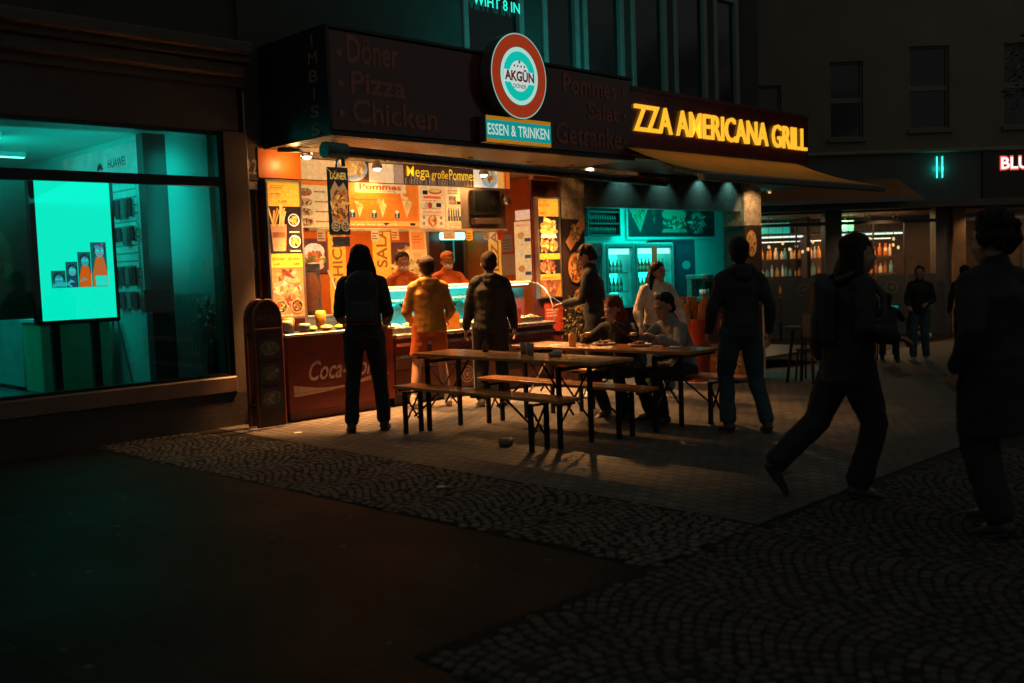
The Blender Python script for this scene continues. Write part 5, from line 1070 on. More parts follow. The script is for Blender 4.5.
# back bar shelves with bottles
sh=empty('bar_shelf',FP(9.1,GZ,2.4),label='lit back bar shelf with glasses and bottles in the far shop',cat='shelf')
m=FM(); 
for z in (.55,1.0,1.45): m.box(5.3,10.2,2.3,2.6,z,z+.03)
m.box(5.3,10.2,2.0,2.7,GZ+.02,.5); m.build('shelf_board',mat('shelf_brown',(.14,.07,.03),.5),sh)
far_cols=[(.7,.25,.05),(.5,.12,.02),(.7,.5,.3),(.12,.25,.2),(.6,.6,.55)]
q=random.Random(8); fm=[]
for i,c in enumerate(far_cols):
    m=MB(); m.lathe([(0,0),(.045,0),(.05,.02),(.05,.19),(.018,.26),(.018,.32),(0,.32)],(0,0,0),9); fm.append(m)
pro={}
fnm=['amber','dark orange','pale','green','white']; wh=['left','middle','right']
k=0
for z in (.585,1.035,1.485):
    for i in range(38):
        a_=5.45+i*.125+q.uniform(-.03,.03); ci=q.choice((0,0,1,2,2,3,4)); 
        if ci not in pro:
            o=fm[ci].build('bar_bottle',mat('glowing_bar_glass_%d'%ci,far_cols[ci],.2,emis=far_cols[ci],estr=.3)); pro[ci]=o  # bottles glow on their own, imitating warm light behind them
        else: o=pro[ci].copy(); COL.objects.link(o)
        o.location=FP(a_,z,2.4+q.uniform(-.05,.05)); s_=q.uniform(.6,1.15); o.scale=(s_,s_,q.uniform(.55,1.05))
        tag(o,'%s bottle on the %s shelf of the far back bar, %s part'%(fnm[ci],{.585:'lower',1.035:'middle',1.485:'upper'}[z],wh[min(2,i//13)]),'bottle','bottles on the far back bar')
for k in range(22):  # bulbs made up to give the shop warm sparkle
    a_=5.6+k*.21; z=1.62+q.uniform(0,.32); d=q.uniform(.8,2.0)
    r=empty('sparkle_bulb',FP(a_,z,d),label='tiny warm bulb added for sparkle in the far shop, %s part of the row'%wh[min(2,k//8)],cat='sparkle bulb',group='bulbs added for sparkle in the far shop')
    m=FM(); m.ball((a_,d,z),(.035,.035,.045),8,6); m.build('bulb',mat('tiny_bulb_%d'%(k%2),(1,.6,.3),.4,emis=[(1,.5,.2),(1,.75,.5)][k%2],estr=[1.6,1.1][k%2]),r)
    m=FM(); m.box(a_-.004,a_+.004,d-.004,d+.004,z+.045,2.55); m.build('cord',M_BLACK,r)
# light strip and teal panels
ls=empty('ceiling_light_strip',FP(8,2.0,1.6),label='long white light strip inside the far shop windows',cat='light strip')
m=FM(); m.box(5.45,7.55,1.6,1.7,2.03,2.07); m.box(8.05,10.1,1.6,1.7,2.03,2.07); m.box(5.45,10.1,2.4,2.44,1.93,1.95); m.build('tube',mat('cool_strip',(.8,.95,.9),.5,emis=(.75,.95,.88),estr=1.9),ls)  # lower thin strip added to imitate reflection lines
m=FM(); m.box(5.4,10.2,1.55,1.75,2.09,2.14); m.build('housing',M_STEEL,ls)
for i,(a0,a1) in enumerate(((5.5,6.1),(6.4,7.3),(8.6,8.95))):
    m=FM(); m.box(a0,a1,1.9,1.94,2.14,2.42); o=m.build('teal_screen',mat('teal_glow_panel',(.1,.6,.5),.5,emis=(.02,.5,.42),estr=.8)); tag(o,['left','middle','right'][i]+' teal glowing panel above the light strip in the far shop','screen')
for i,(a_,d,pw) in enumerate(((6.4,2.0,60),(8.8,1.9,70),(9.9,1.9,30),(12.0,2.0,30))):
    o=area('far_shop_light',FP(a_,2.5,d),.9,.4,pw,(1,.55,.24))
for i,a_ in enumerate((5.9,9.0,11.35,12.3)):
    r=empty('canopy_downlight',FP(a_,2.6,-.4),label='%s round lamp under the far canopy'%['first','second','third','fourth'][i],cat='downlight',group='lamps under the far canopy')
    m=FM(); m.lathe([(0,-.0),(.09,0),(.09,.02),(0,.02)],(a_,-.45,2.575),14); m.build('lens',mat('far_lens',(1,.9,.7),.5,emis=(1,.8,.55),estr=2.2),r)
    m=FM(); m.lathe([(.091,-.004),(.12,-.004),(.12,.024),(.091,.024)],(a_,-.45,2.575),14); m.build('ring',M_GREY,r)
    spot('far_downlight',FP(a_,2.55,-.45),[30,50,20,20][i],(1,.62,.32),140)
# neon sign and lettering
ne=empty('neon_bars',FP(10.3,3.3,-.15),label='two upright turquoise neon bars on the far fascia',cat='neon sign')
for x in (10.23,10.36):
    m=FM(); m.tube([(x,-.16,3.28),(x,-.16,3.78)],.014,8); m.build('tube',mat('neon_bar',(.1,1,.8),.4,emis=(.05,1,.8),estr=2.),ne)
    point('neon_glow',FP(x,3.5,-.2),.9,(0,1,.8),.05)
a=Art(Frame(FP(11.72,3.40,-.18),R0,Z0)); a.text('BLU',0,0,.72,.34,(.85,.12,.08),.05); a.text('BLU',.03,.035,.66,.27,(.75,.95,.9),.02); o=a.build('shop_lettering',mat('lit_letters',attr=True,rough=.4,var=.02,estr=1.3),cols=True); tag(o,'glowing white capitals with a red edge on the far dark fascia at the right','sign')
# far awnings
for i,(a0,a1,z0,d) in enumerate(((4.6,9.3,2.95,-1.4),)):
    r=empty('far_awning',FP(7,2.6,-1),label='dim orange awning with thin frame in front of the far shop',cat='awning')
    m=FM(); m.add([(a0,-.12,3.3),(a1,-.12,3.3),(a1,-1.6,2.74),(a0,-1.6,2.74)],[(0,1,2,3)]); m.build('fabric',mat('far_awning_fabric',(.35,.12,.04),.8,var=.3,scale=2),r)
    m=FM(); m.box(a0,a1,-1.66,-1.6,2.68,2.76); m.bar((a0+1.2,-1.6,2.7),(a0+1.2,-.1,3.0),.04); m.bar((a1-.5,-1.6,2.7),(a1-.5,-.1,3.0),.04); m.build('frame',M_GREY,r)
# bar table with candle, chair, glowing bag
bt=empty('bar_table',(6.75,-2.35,ground_z(6.7,-2.3)),label='small dark high table with a red candle glass, beside the pavement board',cat='table')
zg=bt.location.z
m=MB(); m.lathe([(0,0),(.30,0),(.30,.025),(0,.025)],(6.75,-2.35,zg+.73),20); m.build('tabletop',M_DARKW,bt)
for dx,dy in ((-.16,-.16),(.16,-.16),(-.16,.16),(.16,.16)): m=MB(); m.bar((6.75+dx*1.2,-2.35+dy*1.2,zg),(6.75+dx*.8,-2.35+dy*.8,zg+.73),.03); m.build('leg',M_BLKMET,bt)
m=MB(); m.lathe([(0,0),(.035,0),(.04,.13),(.03,.14),(0,.14)],(6.66,-2.42,zg+.756),14); o=m.build('candle_glass',mat('red_candle',(.6,.06,.02),.3,emis=(.9,.12,.04),estr=.25)); tag(o,'red candle glass standing on the small high table','candle holder')
def cafe_chair(loc,rz,lab):
    r=empty('cafe_chair',(0,0,0),label=lab,cat='chair',group='cafe chairs')
    m=MB(); m.box(-.2,.2,-.2,.2,.43,.455,bev=.01); m.build('seat',M_DARKW,r); m=MB(); m.box(-.19,.19,-.21,-.185,.62,.84,bev=.01); m.build('backrest',M_DARKW,r)
    for sx in (-1,1):
        m=MB(); m.bar((sx*.18,-.18,.0),(sx*.18,-.195,.86),.022); m.build('leg',M_BLKMET,r); m=MB(); m.bar((sx*.19,.22,.0),(sx*.17,.16,.43),.022); m.build('leg',M_BLKMET,r)
    r.location=loc; r.rotation_euler=(0,0,rz); return r
CH=(12.25,-.95,ground_z(12.2,-.9)); cafe_chair(CH,math.radians(-70),'dark cafe chair with a person sitting on it across the square')
cafe_chair((7.4,-2.1,ground_z(7.4,-2.1)),math.radians(100),'dark empty cafe chair right of the small high table')
gb=MB(); q=random.Random(3)
for k in range(30): gb.ball((q.uniform(-.2,.2),q.uniform(-.15,.15),.16+q.uniform(-.12,.12)),(.09,.07,.07),8,5,q.choice([(.5,.35,.2),(.7,.6,.45),(.35,.15,.06),(.1,.3,.28)]))
o=gb.build('flower_tub',mat('tub_flowers',attr=True,rough=.6,emis=None,estr=.0),cols=True); o.location=FP(9.35,GZ,-1.3); tag(o,'pale heap of flowers on the ground below the far shop windows','flower tub')
# ------------------------------------------------------------------ dark tree at the upper right
tr=empty('street_tree',FP(9.9,-.46,-8),label='dark leafy tree hanging into the upper right of the square',cat='tree')
tb=tr.location
m=MB(); m.tube([tb,tb+Vector((.05,0,1.5)),tb+Vector((0,.1,3.4)),tb+Vector((-.1,.1,5.5))],[.17,.14,.12,.06],10)
tx=Vector((tb.x,tb.y,0)); q=random.Random(77)
for k in range(16):
    a_=q.uniform(0,2*PI); z=q.uniform(3.1,5.2); e=Vector((math.cos(a_),math.sin(a_),q.uniform(.2,.8)))*q.uniform(.9,1.7)
    m.tube([tx+Vector((0,0,z)),tx+Vector((0,0,z))+e*.5+Vector((0,0,.1)),tx+Vector((0,0,z))+e],[.05,.035,.012],6)
m.build('trunk',mat('bark',(.05,.04,.03),.9,var=.4,bump=.6),tr)
m=MB()
for k in range(26):
    a_=q.uniform(0,2*PI); r_=q.uniform(.2,1.6); z=q.uniform(3.9,6.4)
    leaves(m,tx.x+r_*math.cos(a_),tx.y+r_*math.sin(a_),z,.55,.55,.42,230,.06,q,[(.05,.06,.03),(.08,.07,.03),(.03,.045,.02)])
m.build('crown',mat('tree_leaf',attr=True,rough=.35,var=.2,spec=.7),tr,cols=True)
# ------------------------------------------------------------------ people
def fuse(mb,voxel,it=2,disp=0.,dscale=8.,seed=0,fac=.5):
    me=bpy.data.meshes.new('tmp'); me.from_pydata([tuple(v) for v in mb.v],[],mb.f); me.update()
    o=bpy.data.objects.new('tmp',me); COL.objects.link(o)
    r=o.modifiers.new('r','REMESH'); r.mode='VOXEL'; r.voxel_size=voxel; r.use_smooth_shade=True
    s=o.modifiers.new('s','SMOOTH'); s.factor=fac; s.iterations=it
    dg=bpy.context.evaluated_depsgraph_get(); dg.update()
    out=bpy.data.meshes.new_from_object(o.evaluated_get(dg)); bpy.data.objects.remove(o); bpy.data.meshes.remove(me)
    out.materials.clear()
    if disp:
        nr=[v.normal.copy() for v in out.vertices]
        for v,n in zip(out.vertices,nr):
            p=v.co*dscale+Vector((seed*3.1,seed*1.7,0)); d=noise.noise(Vector((p.x,p.y,p.z*.55)))+.5*noise.noise(p*2.1)
            v.co+=n*disp*d
        out.update()
    for p in out.polygons: p.use_smooth=True
    return out
def ik(a,c,l1,l2,hint):
    a=Vector(a);c=Vector(c);d=c-a; L=min(d.length,(l1+l2)*.999); u=d.normalized(); c=a+u*L
    x=(l1*l1-l2*l2+L*L)/(2*L); h=math.sqrt(max(0,l1*l1-x*x)); hv=Vector(hint); hv=(hv-u*hv.dot(u)).normalized()
    return a+u*x+hv*h, c
SKIN=mat('skin',(.42,.23,.15),.5,var=.12,scale=12); 
HAIRC={'dark':(.012,.008,.006),'brown':(.028,.012,.006),'red':(.16,.035,.012),'fair':(.16,.08,.03)}
def ell_tube(mb,pts,rs,ref=(1,0,0),n=14):
    # tapered limb with rounded ends
    pts=[Vector(p) for p in pts]; R_=[(q if isinstance(q,tuple) else (q,q)) for q in rs]
    a=(pts[0]-pts[1]).normalized(); b=(pts[-1]-pts[-2]).normalized()
    P=[pts[0]+a*R_[0][1]*.75,pts[0]+a*R_[0][1]*.45]+pts+[pts[-1]+b*R_[-1][1]*.45,pts[-1]+b*R_[-1][1]*.75]
    Q=[(R_[0][0]*.3,R_[0][1]*.3),(R_[0][0]*.8,R_[0][1]*.8)]+R_+[(R_[-1][0]*.8,R_[-1][1]*.8),(R_[-1][0]*.3,R_[-1][1]*.3)]
    mb.tube(P,Q,n,ref=ref)
def person(label,loc,face,H=1.7,pelvis=.95,lean=0.,lean_side=0.,sturn=0.,ankles=None,wrists=None,kneehint=(0,1,0),elbowhint=None,head=(0,0),
           top=(.02,.02,.022),trousers=(.015,.018,.025),shoes=(.03,.03,.03),hair='dark',hairstyle='short',hood=False,shorts=False,skirt=False,
           sleeves=True,mask=False,cap=None,beard=False,coat=0.,loose=1.,stripe=False,topemis=None,group=None,finer=False,seed=0,legs=True,collar=None):
    s=H/1.75; rt=empty('person',(0,0,0),label=label,cat='person',group=group)
    V=Vector
    pel=V((0,0,pelvis/s)); sd=math.radians(lean); up=V((math.sin(math.radians(lean_side)),math.sin(sd),math.cos(sd))).normalized()
    ra=math.radians(sturn); rx=V((math.cos(ra),math.sin(ra),0)); fw=up.cross(rx)*-1 if up.cross(rx).y<0 else up.cross(rx); fw=(fw).normalized()
    waist=pel+V((0,0,.11))+up*.02; chest=pel+up*.33+V((0,0,.02)); neck=pel+up*.50; sh=[neck-rx*.165-up*.07,neck+rx*.165-up*.07]
    hy,hp=math.radians(head[0]),math.radians(head[1]); 
    hc=neck+up*.05+V((0,0,.085))+V((-math.sin(hy),math.cos(hy),0))*.02*(1+lean/20)+V((0,0,-.0))
    KH=1.1
    HR=Matrix.Rotation(hy,3,'Z')@Matrix.Rotation(hp,3,'X')
    hip=[pel+V((-.09,0,-.04)),pel+V((.09,0,-.04))]
    ankles=ankles or [(-.11,0,.08),(.11,.03,.08)]
    an=[V(a)/1. for a in ankles]
    an=[V((a.x/s,a.y/s,a.z/s)) for a in an]
    kn=[];
    for i in (0,1):
        k,a2=ik(hip[i],an[i],.44,.42,kneehint if not isinstance(kneehint,list) else kneehint[i]); kn.append(k); an[i]=a2
    wrists=wrists or [(-.25,.06,.86),(.25,.06,.86)]
    wr=[V(w_)/s for w_ in wrists]; el=[]
    for i in (0,1):
        eh=(elbowhint[i] if elbowhint else ((-.5 if i==0 else .5),-1,-.3)); e,w2=ik(sh[i],wr[i],.29,.25,eh); el.append(e); wr[i]=w2
    # --- body
    m=MB(); _ball=m.ball; m.ball=lambda c,r,*a,**k: _ball(c,tuple(q*KH for q in r) if isinstance(r,tuple) else r*KH,*a,**k); hcv=lambda v: hc+HR@V(v)*KH
    m.ball(hcv((0,-.008,.035)),(.074,.094,.085),18,12,rot=HR); m.ball(hcv((0,.018,-.02)),(.060,.072,.085),16,10,rot=HR); m.ball(hcv((0,.040,-.078)),(.036,.040,.030),12,8,rot=HR)
    ell_tube(m,[hcv((0,.085,.012)),hcv((0,.104,-.022))],[.008,.013],n=8); m.ball(hcv((0,.088,.028)),(.045,.012,.010),10,6,rot=HR)
    m.ball(hcv((0,.084,-.052)),(.022,.011,.009),10,6,rot=HR); m.ball(hcv((0,.082,-.075)),(.018,.012,.012),10,6,rot=HR)
    for e_ in (-1,1): m.ball(hcv((e_*.074,-.008,-.005)),(.011,.020,.032),8,6,rot=HR); m.ball(hcv((e_*.034,.062,-.022)),(.024,.02,.02),8,6,rot=HR)
    ell_tube(m,[neck-up*.02,hc+HR@V((0,-.02,-.05))],[.056,.05])
    ell_tube(m,[pel-V((0,0,.03)),waist,chest,neck-up*.06],[(.14,.10),(.125,.09),(.155,.105),(.13,.075)],ref=rx)
    ell_tube(m,[sh[0],sh[1]],[.05,.05])
    for i in (0,1):
        e_=(-1,1)[i]
        ell_tube(m,[sh[i],sh[i].lerp(el[i],.5),el[i],el[i].lerp(wr[i],.4),wr[i]],[.047,.044,.036,.037,.025])
        fd=(wr[i]-el[i]).normalized(); 
        side=fd.cross(V((0,0,1))) if abs(fd.z)<.8 else V((0,1,0)); side=(side-fd*side.dot(fd)).normalized(); nrm=fd.cross(side).normalized()
        if abs(fd.z)>=.8: nrm=V((-e_,0,0)); side=V((0,1,0))-fd*fd.y; side.normalize(); nrm=(side.cross(fd)).normalized(); nrm=nrm if nrm.x*-e_>0 else -nrm
        else: nrm=-nrm if nrm.z>0 else nrm; 
        pm=wr[i]+fd*.05
        ell_tube(m,[wr[i]+fd*.01,wr[i]+fd*.04,wr[i]+fd*.075],[(.026,.014),(.038,.015),(.038,.013)],ref=side)
        for q,(of,ln) in enumerate(((-.030,.062),(-.010,.072),(.010,.068),(.029,.054))):
            b0=wr[i]+fd*.085+side*of; b1=b0+fd*ln*.45+nrm*ln*.18; b2=b1+fd*ln*.3+nrm*ln*.42
            ell_tube(m,[b0,b1,b2],[.0095,.0085,.0075],n=7)
        t0=wr[i]+fd*.03+side*.035; t1=t0+fd*.03+side*.022+nrm*.01; ell_tube(m,[t0,t1,t1+fd*.03+nrm*.012],[.012,.010,.009],n=7)
        ell_tube(m,[hip[i],hip[i].lerp(kn[i],.5),kn[i],kn[i].lerp(an[i],.35),an[i]],[.082,.072,.054,.053,.036])
        ell_tube(m,[an[i]-V((0,0,.03)),an[i]-V((0,0,.045))+(V((0,.1,0)))],[.03,.028])
    sc=lambda me: me.transform(Matrix.Scale(s,4)) or me
    body=sc(fuse(m,.009 if not finer else .007,2)); o=addobj('body',body,SKIN,rt)
    # --- eyes, brows, mouth
    if hp<1.2:
        for e_ in (-1,1):
            q=MB(); q.ball(hcv((e_*.031,.079,.008)),(.013,.009,.007),10,6,rot=HR); me=MB(); 
            ob=q.build('eye',mat('eye_white',(.45,.42,.38),.3),None); ob.data.transform(Matrix.Scale(s,4)); ob.parent=rt
            q=MB(); q.ball(hcv((e_*.031,.087,.008)),(.0055,.003,.0055),8,5,rot=HR); ib=q.build('iris',mat('iris_dark',(.02,.012,.01),.2),None); ib.data.transform(Matrix.Scale(s,4)); ib.parent=ob
            q=MB(); q.ball(hcv((e_*.032,.084,.026)),(.018,.007,.004),8,5,rot=HR); ib=q.build('eyebrow',mat('brow_'+hair,HAIRC[hair],.8),None); ib.data.transform(Matrix.Scale(s,4)); ib.parent=rt
        if not mask:
            q=MB(); q.ball(hcv((0,.093,-.052)),(.021,.006,.006),10,5,rot=HR); ib=q.build('mouth',mat('lips',(.3,.08,.06),.5),None); ib.data.transform(Matrix.Scale(s,4)); ib.parent=rt
    # --- trousers
    if legs:
        m=MB(); L=loose
        ell_tube(m,[pel+V((0,0,.06)),pel-V((0,0,.05))],[(.155,.118),(.160,.125)],ref=(1,0,0))
        for i in (0,1):
            if shorts:
                k2=hip[i].lerp(kn[i],.76); m.tube([hip[i]+V((0,0,.05)),hip[i].lerp(kn[i],.4),k2],[.098*L,.092*L,.088*L],14)
            else:
                ell_tube(m,[hip[i],hip[i].lerp(kn[i],.5),kn[i],kn[i].lerp(an[i],.5),an[i]+ (kn[i]-an[i]).normalized()*.03],[.104*L,.092*L,.074*L,.068*L,.066*L])
        me=sc(fuse(m,.012,3,.010,11.,seed+1)); addobj('shorts' if shorts else 'trousers',me,mat('cloth_%d_%d_%d'%tuple(int(v*1000) for v in trousers),trousers,.85,var=.3,scale=9,bump=.3,bscale=140),rt)
        for i in (0,1):
            kd=(kn[i]-an[i]).normalized(); fdir=V((0,1,0)); 
            # foot direction: square to the shin
            fdir=(fdir-kd*fdir.dot(kd)*.6).normalized(); 
            if kd.y>.55 and an[i].z>.14: fdir=V((0,.55,-.83))
            m=MB(); a0=an[i]-V((0,0,.035)); 
            sx=(-1,1)[i]*.12; fd2=(fdir+V((sx,0,0))).normalized()
            ell_tube(m,[a0-fd2*.045,a0+fd2*.03,a0+fd2*.10-V((0,0,.008)),a0+fd2*.165-V((0,0,.016))],[(.042,.040),(.046,.040),(.047,.030),(.040,.022)],ref=(1,0,0)); ell_tube(m,[an[i],an[i]+kd*.05],[.048,.048])
            me=sc(fuse(m,.008,2)); sh_=addobj('shoe',me,mat('shoe_%d'%int(shoes[0]*100),shoes,.5),rt)
            m=MB(); ell_tube(m,[a0-fd2*.05-V((0,0,.033)),a0+fd2*.06-V((0,0,.036)),a0+fd2*.17-V((0,0,.036))],[(.042,.012),(.048,.012),(.040,.010)],ref=(1,0,0)); ob=addobj('sole',sc(fuse(m,.008,1)),mat('sole_%d'%int(shoes[0]*100),tuple(min(.8,v*1.2+.02) for v in shoes),.6),sh_)
    # --- jacket / top
    def flat(mb,pts,rs,ref=(1,0,0),n=16): mb.tube(pts,[(q if isinstance(q,tuple) else (q,q)) for q in rs],n,ref=ref)
    m=MB(); low=pel-V((0,0,.09+coat)); 
    pts=[low,pel+V((0,0,.02)),waist,chest,neck-up*.055]; rr=[(.175*loose,.14*loose),(.168*loose,.135*loose),(.155*loose,.125*loose),(.175*loose,.13*loose),(.13,.085)]
    if coat>.2: rr[0]=(.20,.17)
    if pelvis<.7: pts=[pel-V((0,0,.02))]+pts[1:]
    flat(m,pts,rr,ref=rx); ell_tube(m,[sh[0]+up*.0,neck-up*.02,sh[1]+up*.0],[.058*loose,.07,.058*loose],ref=(0,0,1)); ell_tube(m,[neck-up*.05,neck+up*.01],[.085,.07])
    for i in (0,1):
        end=wr[i].lerp(el[i],.06) if sleeves else el[i].lerp(sh[i],.25)
        if sleeves: ell_tube(m,[sh[i],sh[i].lerp(el[i],.5),el[i],el[i].lerp(wr[i],.45),end],[.062*loose,.062*loose,.056*loose,.050*loose,.040*loose])
        else: ell_tube(m,[sh[i],sh[i].lerp(el[i],.4),end],[.07,.062,.06])
    if hood:
        for (dx,dy,dz,r_) in ((0,-.10,.0,.05),(-.035,-.095,.0,.05),(.035,-.095,.0,.05),(-.065,-.07,.0,.045),(.065,-.07,.0,.045),(-.085,-.03,-.005,.04),(.085,-.03,-.005,.04),(-.08,.02,-.015,.034),(.08,.02,-.015,.034),(0,-.115,-.06,.05),(-.03,-.11,-.05,.045),(.03,-.11,-.05,.045)):
            m.ball(neck+rx*dx+V((0,dy,dz)),(r_*1.1,r_,r_*.9),10,7)
    elif collar is None or collar:
        ell_tube(m,[neck+up*.0,neck+up*.035],[.078,.074])
    me=sc(fuse(m,.011,7,.014,9.,seed)); tm=mat('top_%d_%d_%d'%tuple(int(v*1000) for v in top),top,.82,var=.28,scale=7,bump=.3,bscale=120); jk=addobj('hoodie' if hood else ('shirt' if top[0]>.2 else 'jacket'),me,tm,rt)
    if hood: 
        for sx in (-.03,.03):
            q=MB(); q.tube([neck+rx*sx+V((0,.085,-.03)),neck+rx*sx+V((0,.125,-.16))],.004,5); ib=q.build('drawstring',M_WHITE,None); ib.data.transform(Matrix.Scale(s,4)); ib.parent=jk
    if stripe:
        for i in (0,):
            for dx in (.0,.022):
                q=MB(); P=[hip[i],hip[i].lerp(kn[i],.5),kn[i],kn[i].lerp(an[i],.5),an[i]+V((0,0,.05))]; W=[.104,.092,.078,.07,.066]
                q.tube([p+V((-w_*loose-.004,-.03-dx,0)) for p,w_ in zip(P,W)],.007,5); ib=q.build('side_stripe',M_WHITE,None); ib.data.transform(Matrix.Scale(s,4)); ib.parent=rt
    # --- hair
    m=MB(); B=lambda c,r: m.ball(hcv(c),tuple(q*KH for q in r),14,9,rot=HR)
    if hairstyle=='short': B((0,-.026,.052),(.083,.096,.085)); B((0,-.045,.0),(.078,.066,.075)); B((0,.012,.092),(.052,.052,.022)); B((0,-.07,-.03),(.062,.035,.05))
    elif hairstyle=='buzz': B((0,-.024,.049),(.086,.097,.087)); B((0,-.048,.0),(.079,.066,.07))
    elif hairstyle=='curly':
        q=random.Random(seed+5)
        for k in range(46):
            a_=q.uniform(0,2*PI); b_=q.uniform(-.9,1.5); m.ball(hcv((.098*math.cos(a_)*math.cos(b_),-.03+.10*math.sin(a_)*math.cos(b_) - (.045 if b_<.35 and math.sin(a_)>0 else 0),.05+.105*math.sin(b_))),(.036,.036,.036),7,5)
        B((0,-.025,.055),(.085,.09,.085))
    elif hairstyle in('long','mid'):
        B((0,-.020,.052),(.086,.098,.086)); B((0,-.05,.0),(.086,.066,.09)); [B((0,-.035,-.04),(.104,.08,.08)) for _ in (1,) if hairstyle=='mid']; Lg=.36 if hairstyle=='long' else .06
        for sx in (-1,1):
            ell_tube(m,[hcv((sx*.062,-.03,.04)),hcv((sx*.084,-.035,-.06)),hcv((sx*.088,-.04,-.11)),hcv((sx*.088,-.045,-.11))-V((0,.0,Lg*.5)),hcv((sx*.07,-.05,-.11))-V((0,0,Lg))],[.03,.038,.042,.040,.024])
        ell_tube(m,[hcv((0,-.07,.03)),hcv((0,-.095,-.09)),hcv((0,-.10,-.12))-V((0,0,Lg*.5)),hcv((0,-.085,-.12))-V((0,0,Lg*.9))],[(.07,.04),(.088,.05),(.09,.045),(.06,.03)],ref=(1,0,0))
    hm=mat('hair_'+hair,HAIRC[hair],.7,var=.4,scale=30,bump=.6,bscale=90,stretch=(3,3,.6),spec=.25); me=sc(fuse(m,.009,2,.002 if hairstyle=='buzz' else .010,26. if hairstyle=='short' else 20.,seed)); addobj('hair',me,hm,rt)
    if beard:
        m=MB(); B((0,.042,-.075),(.052,.052,.040)); B((0,.0,-.06),(.064,.05,.04)); addobj('beard',sc(fuse(m,.008,2,.004,30)),hm,rt)
    if cap:
        m=MB(); B((0,-.012,.065),(.088,.102,.075)); B((0,.06,.055),(.06,.05,.012)) if cap!='peak' else None
        addobj('cap',sc(fuse(m,.009,2,.004,12)),mat('cap_cloth',(.6,.2,.03),.8),rt)
    if mask:
        m=MB(); B((0,.048,-.045),(.058,.064,.044)); mk=addobj('face_mask',sc(fuse(m,.007,2,.003,20)),mat('mask_white',(.72,.7,.66),.7,var=.08),rt)
        for sx in (-1,1): q=MB(); q.tube([hcv((sx*.05,.06,-.03)),hcv((sx*.082,-.012,.0))],.003,5); ib=q.build('ear_loop',M_WHITE,None); ib.data.transform(Matrix.Scale(s,4)); ib.parent=mk
    rt.location=loc; rt.rotation_euler=(0,0,math.radians(face-90))
    rt['_s']=s
    info=dict(s=s,wr=[w_*s for w_ in wr],neck=neck*s,chest=chest*s,pel=pel*s,hc=hc*s,root=rt)
    del rt['_s']
    return info
def towld(inf,v):
    r=inf['root']; return Matrix.Translation(r.location)@r.rotation_euler.to_matrix().to_4x4()@Vector(v)
def backpack(inf,label,col=(.02,.02,.023),w=.17,h=.25,d=.085,low=.05):
    c=inf['chest']+Vector((0,-.195,-low)); r=empty('backpack',(0,0,0),label=label,cat='backpack')
    m=MB(); m.box(c.x-w*.85,c.x+w*.85,c.y-d*.7,c.y+d*.8,c.z-h,c.z+h*.7,bev=.03); m.ball(c+Vector((0,.0,h*.6)),(w*.8,d*.75,h*.38),14,10); me=fuse(m,.013,7,.010,9.); addobj('bag',me,mat('bag_cloth',col,.7,bump=.4,bscale=80),r)
    m=MB(); m.box(c.x-w*.66,c.x+w*.66,c.y-d*1.0,c.y-d*.5,c.z-h*.85,c.z-h*.1,bev=.02); addobj('front_pocket',fuse(m,.012,2,.004,9.),mat('pocket_cloth',tuple(v*1.6 for v in col),.6),r)
    for sx in (-1,1):
        m=MB(); n_=inf['neck']; m.tube([c+Vector((sx*.09,.06,h*.75)),n_+Vector((sx*.105,.0,.035)),n_+Vector((sx*.115,.13,-.12)),inf['chest']+Vector((sx*.15,.13,-.1)),c+Vector((sx*.14,.10,-h*.6))],[(.022,.006)]*5,6); m.build('strap',M_BLACK,r)
    r.location=inf['root'].location; r.rotation_euler=inf['root'].rotation_euler; return r

# customers
def gz(x,y): return ground_z(x,y)
i1=person('long haired man with a backpack standing at the left counter, back turned',(.14,-1.50,0),52,1.76,ankles=[(-.15,-.02,.08),(.15,.05,.08)],wrists=[(-.19,.24,1.02),(.20,.22,1.0)],elbowhint=[(-.28,-1,-.3),(.28,-1,-.3)],hair='dark',hairstyle='mid',top=(.022,.02,.02),trousers=(.013,.014,.02),loose=.98,seed=1,head=(0,4))
backpack(i1,'black backpack with a curved pocket worn by the long haired man at the left counter')
i2=person('young man in a yellow hoodie and orange shorts at the display case, back turned',(1.55,-.76,0),56,1.65,pelvis=.90,ankles=[(-.20,-.03,.08),(.18,.03,.08)],wrists=[(-.18,.24,.95),(.20,.2,.93)],hair='brown',hairstyle='buzz',top=(.42,.19,.022),trousers=(.45,.09,.012),shorts=True,shoes=(.5,.45,.38),hood=True,loose=1.08,seed=2)
i3=person('cropped haired man in dark jacket and striped track trousers at the display case',(1.99,-1.26,0),50,1.68,pelvis=.91,ankles=[(-.13,-.02,.08),(.13,.03,.08)],wrists=[(-.26,.12,.83),(.26,.12,.83)],hair='brown',hairstyle='buzz',top=(.018,.015,.012),trousers=(.016,.014,.013),hood=True,stripe=True,shoes=(.4,.36,.3),loose=1.14,seed=3)
# vendors
KF=.02
v1=person('bareheaded vendor in orange shirt and white mask behind the display case',(2.62,1.0,KF),-118,1.70,hair='dark',hairstyle='short',top=(.62,.13,.02),mask=True,trousers=(.02,.02,.02),wrists=[(-.22,.3,1.0),(.2,.32,1.02)],seed=4,head=(0,-14),lean=6)
v2=person('vendor in an orange cap and shirt with a white mask behind the display case',(3.42,1.05,KF),-122,1.70,hair='brown',hairstyle='buzz',top=(.62,.13,.02),mask=True,cap=True,trousers=(.02,.02,.02),wrists=[(-.24,.38,1.12),(.2,.3,1.02)],seed=5,head=(6,-8),lean=4)
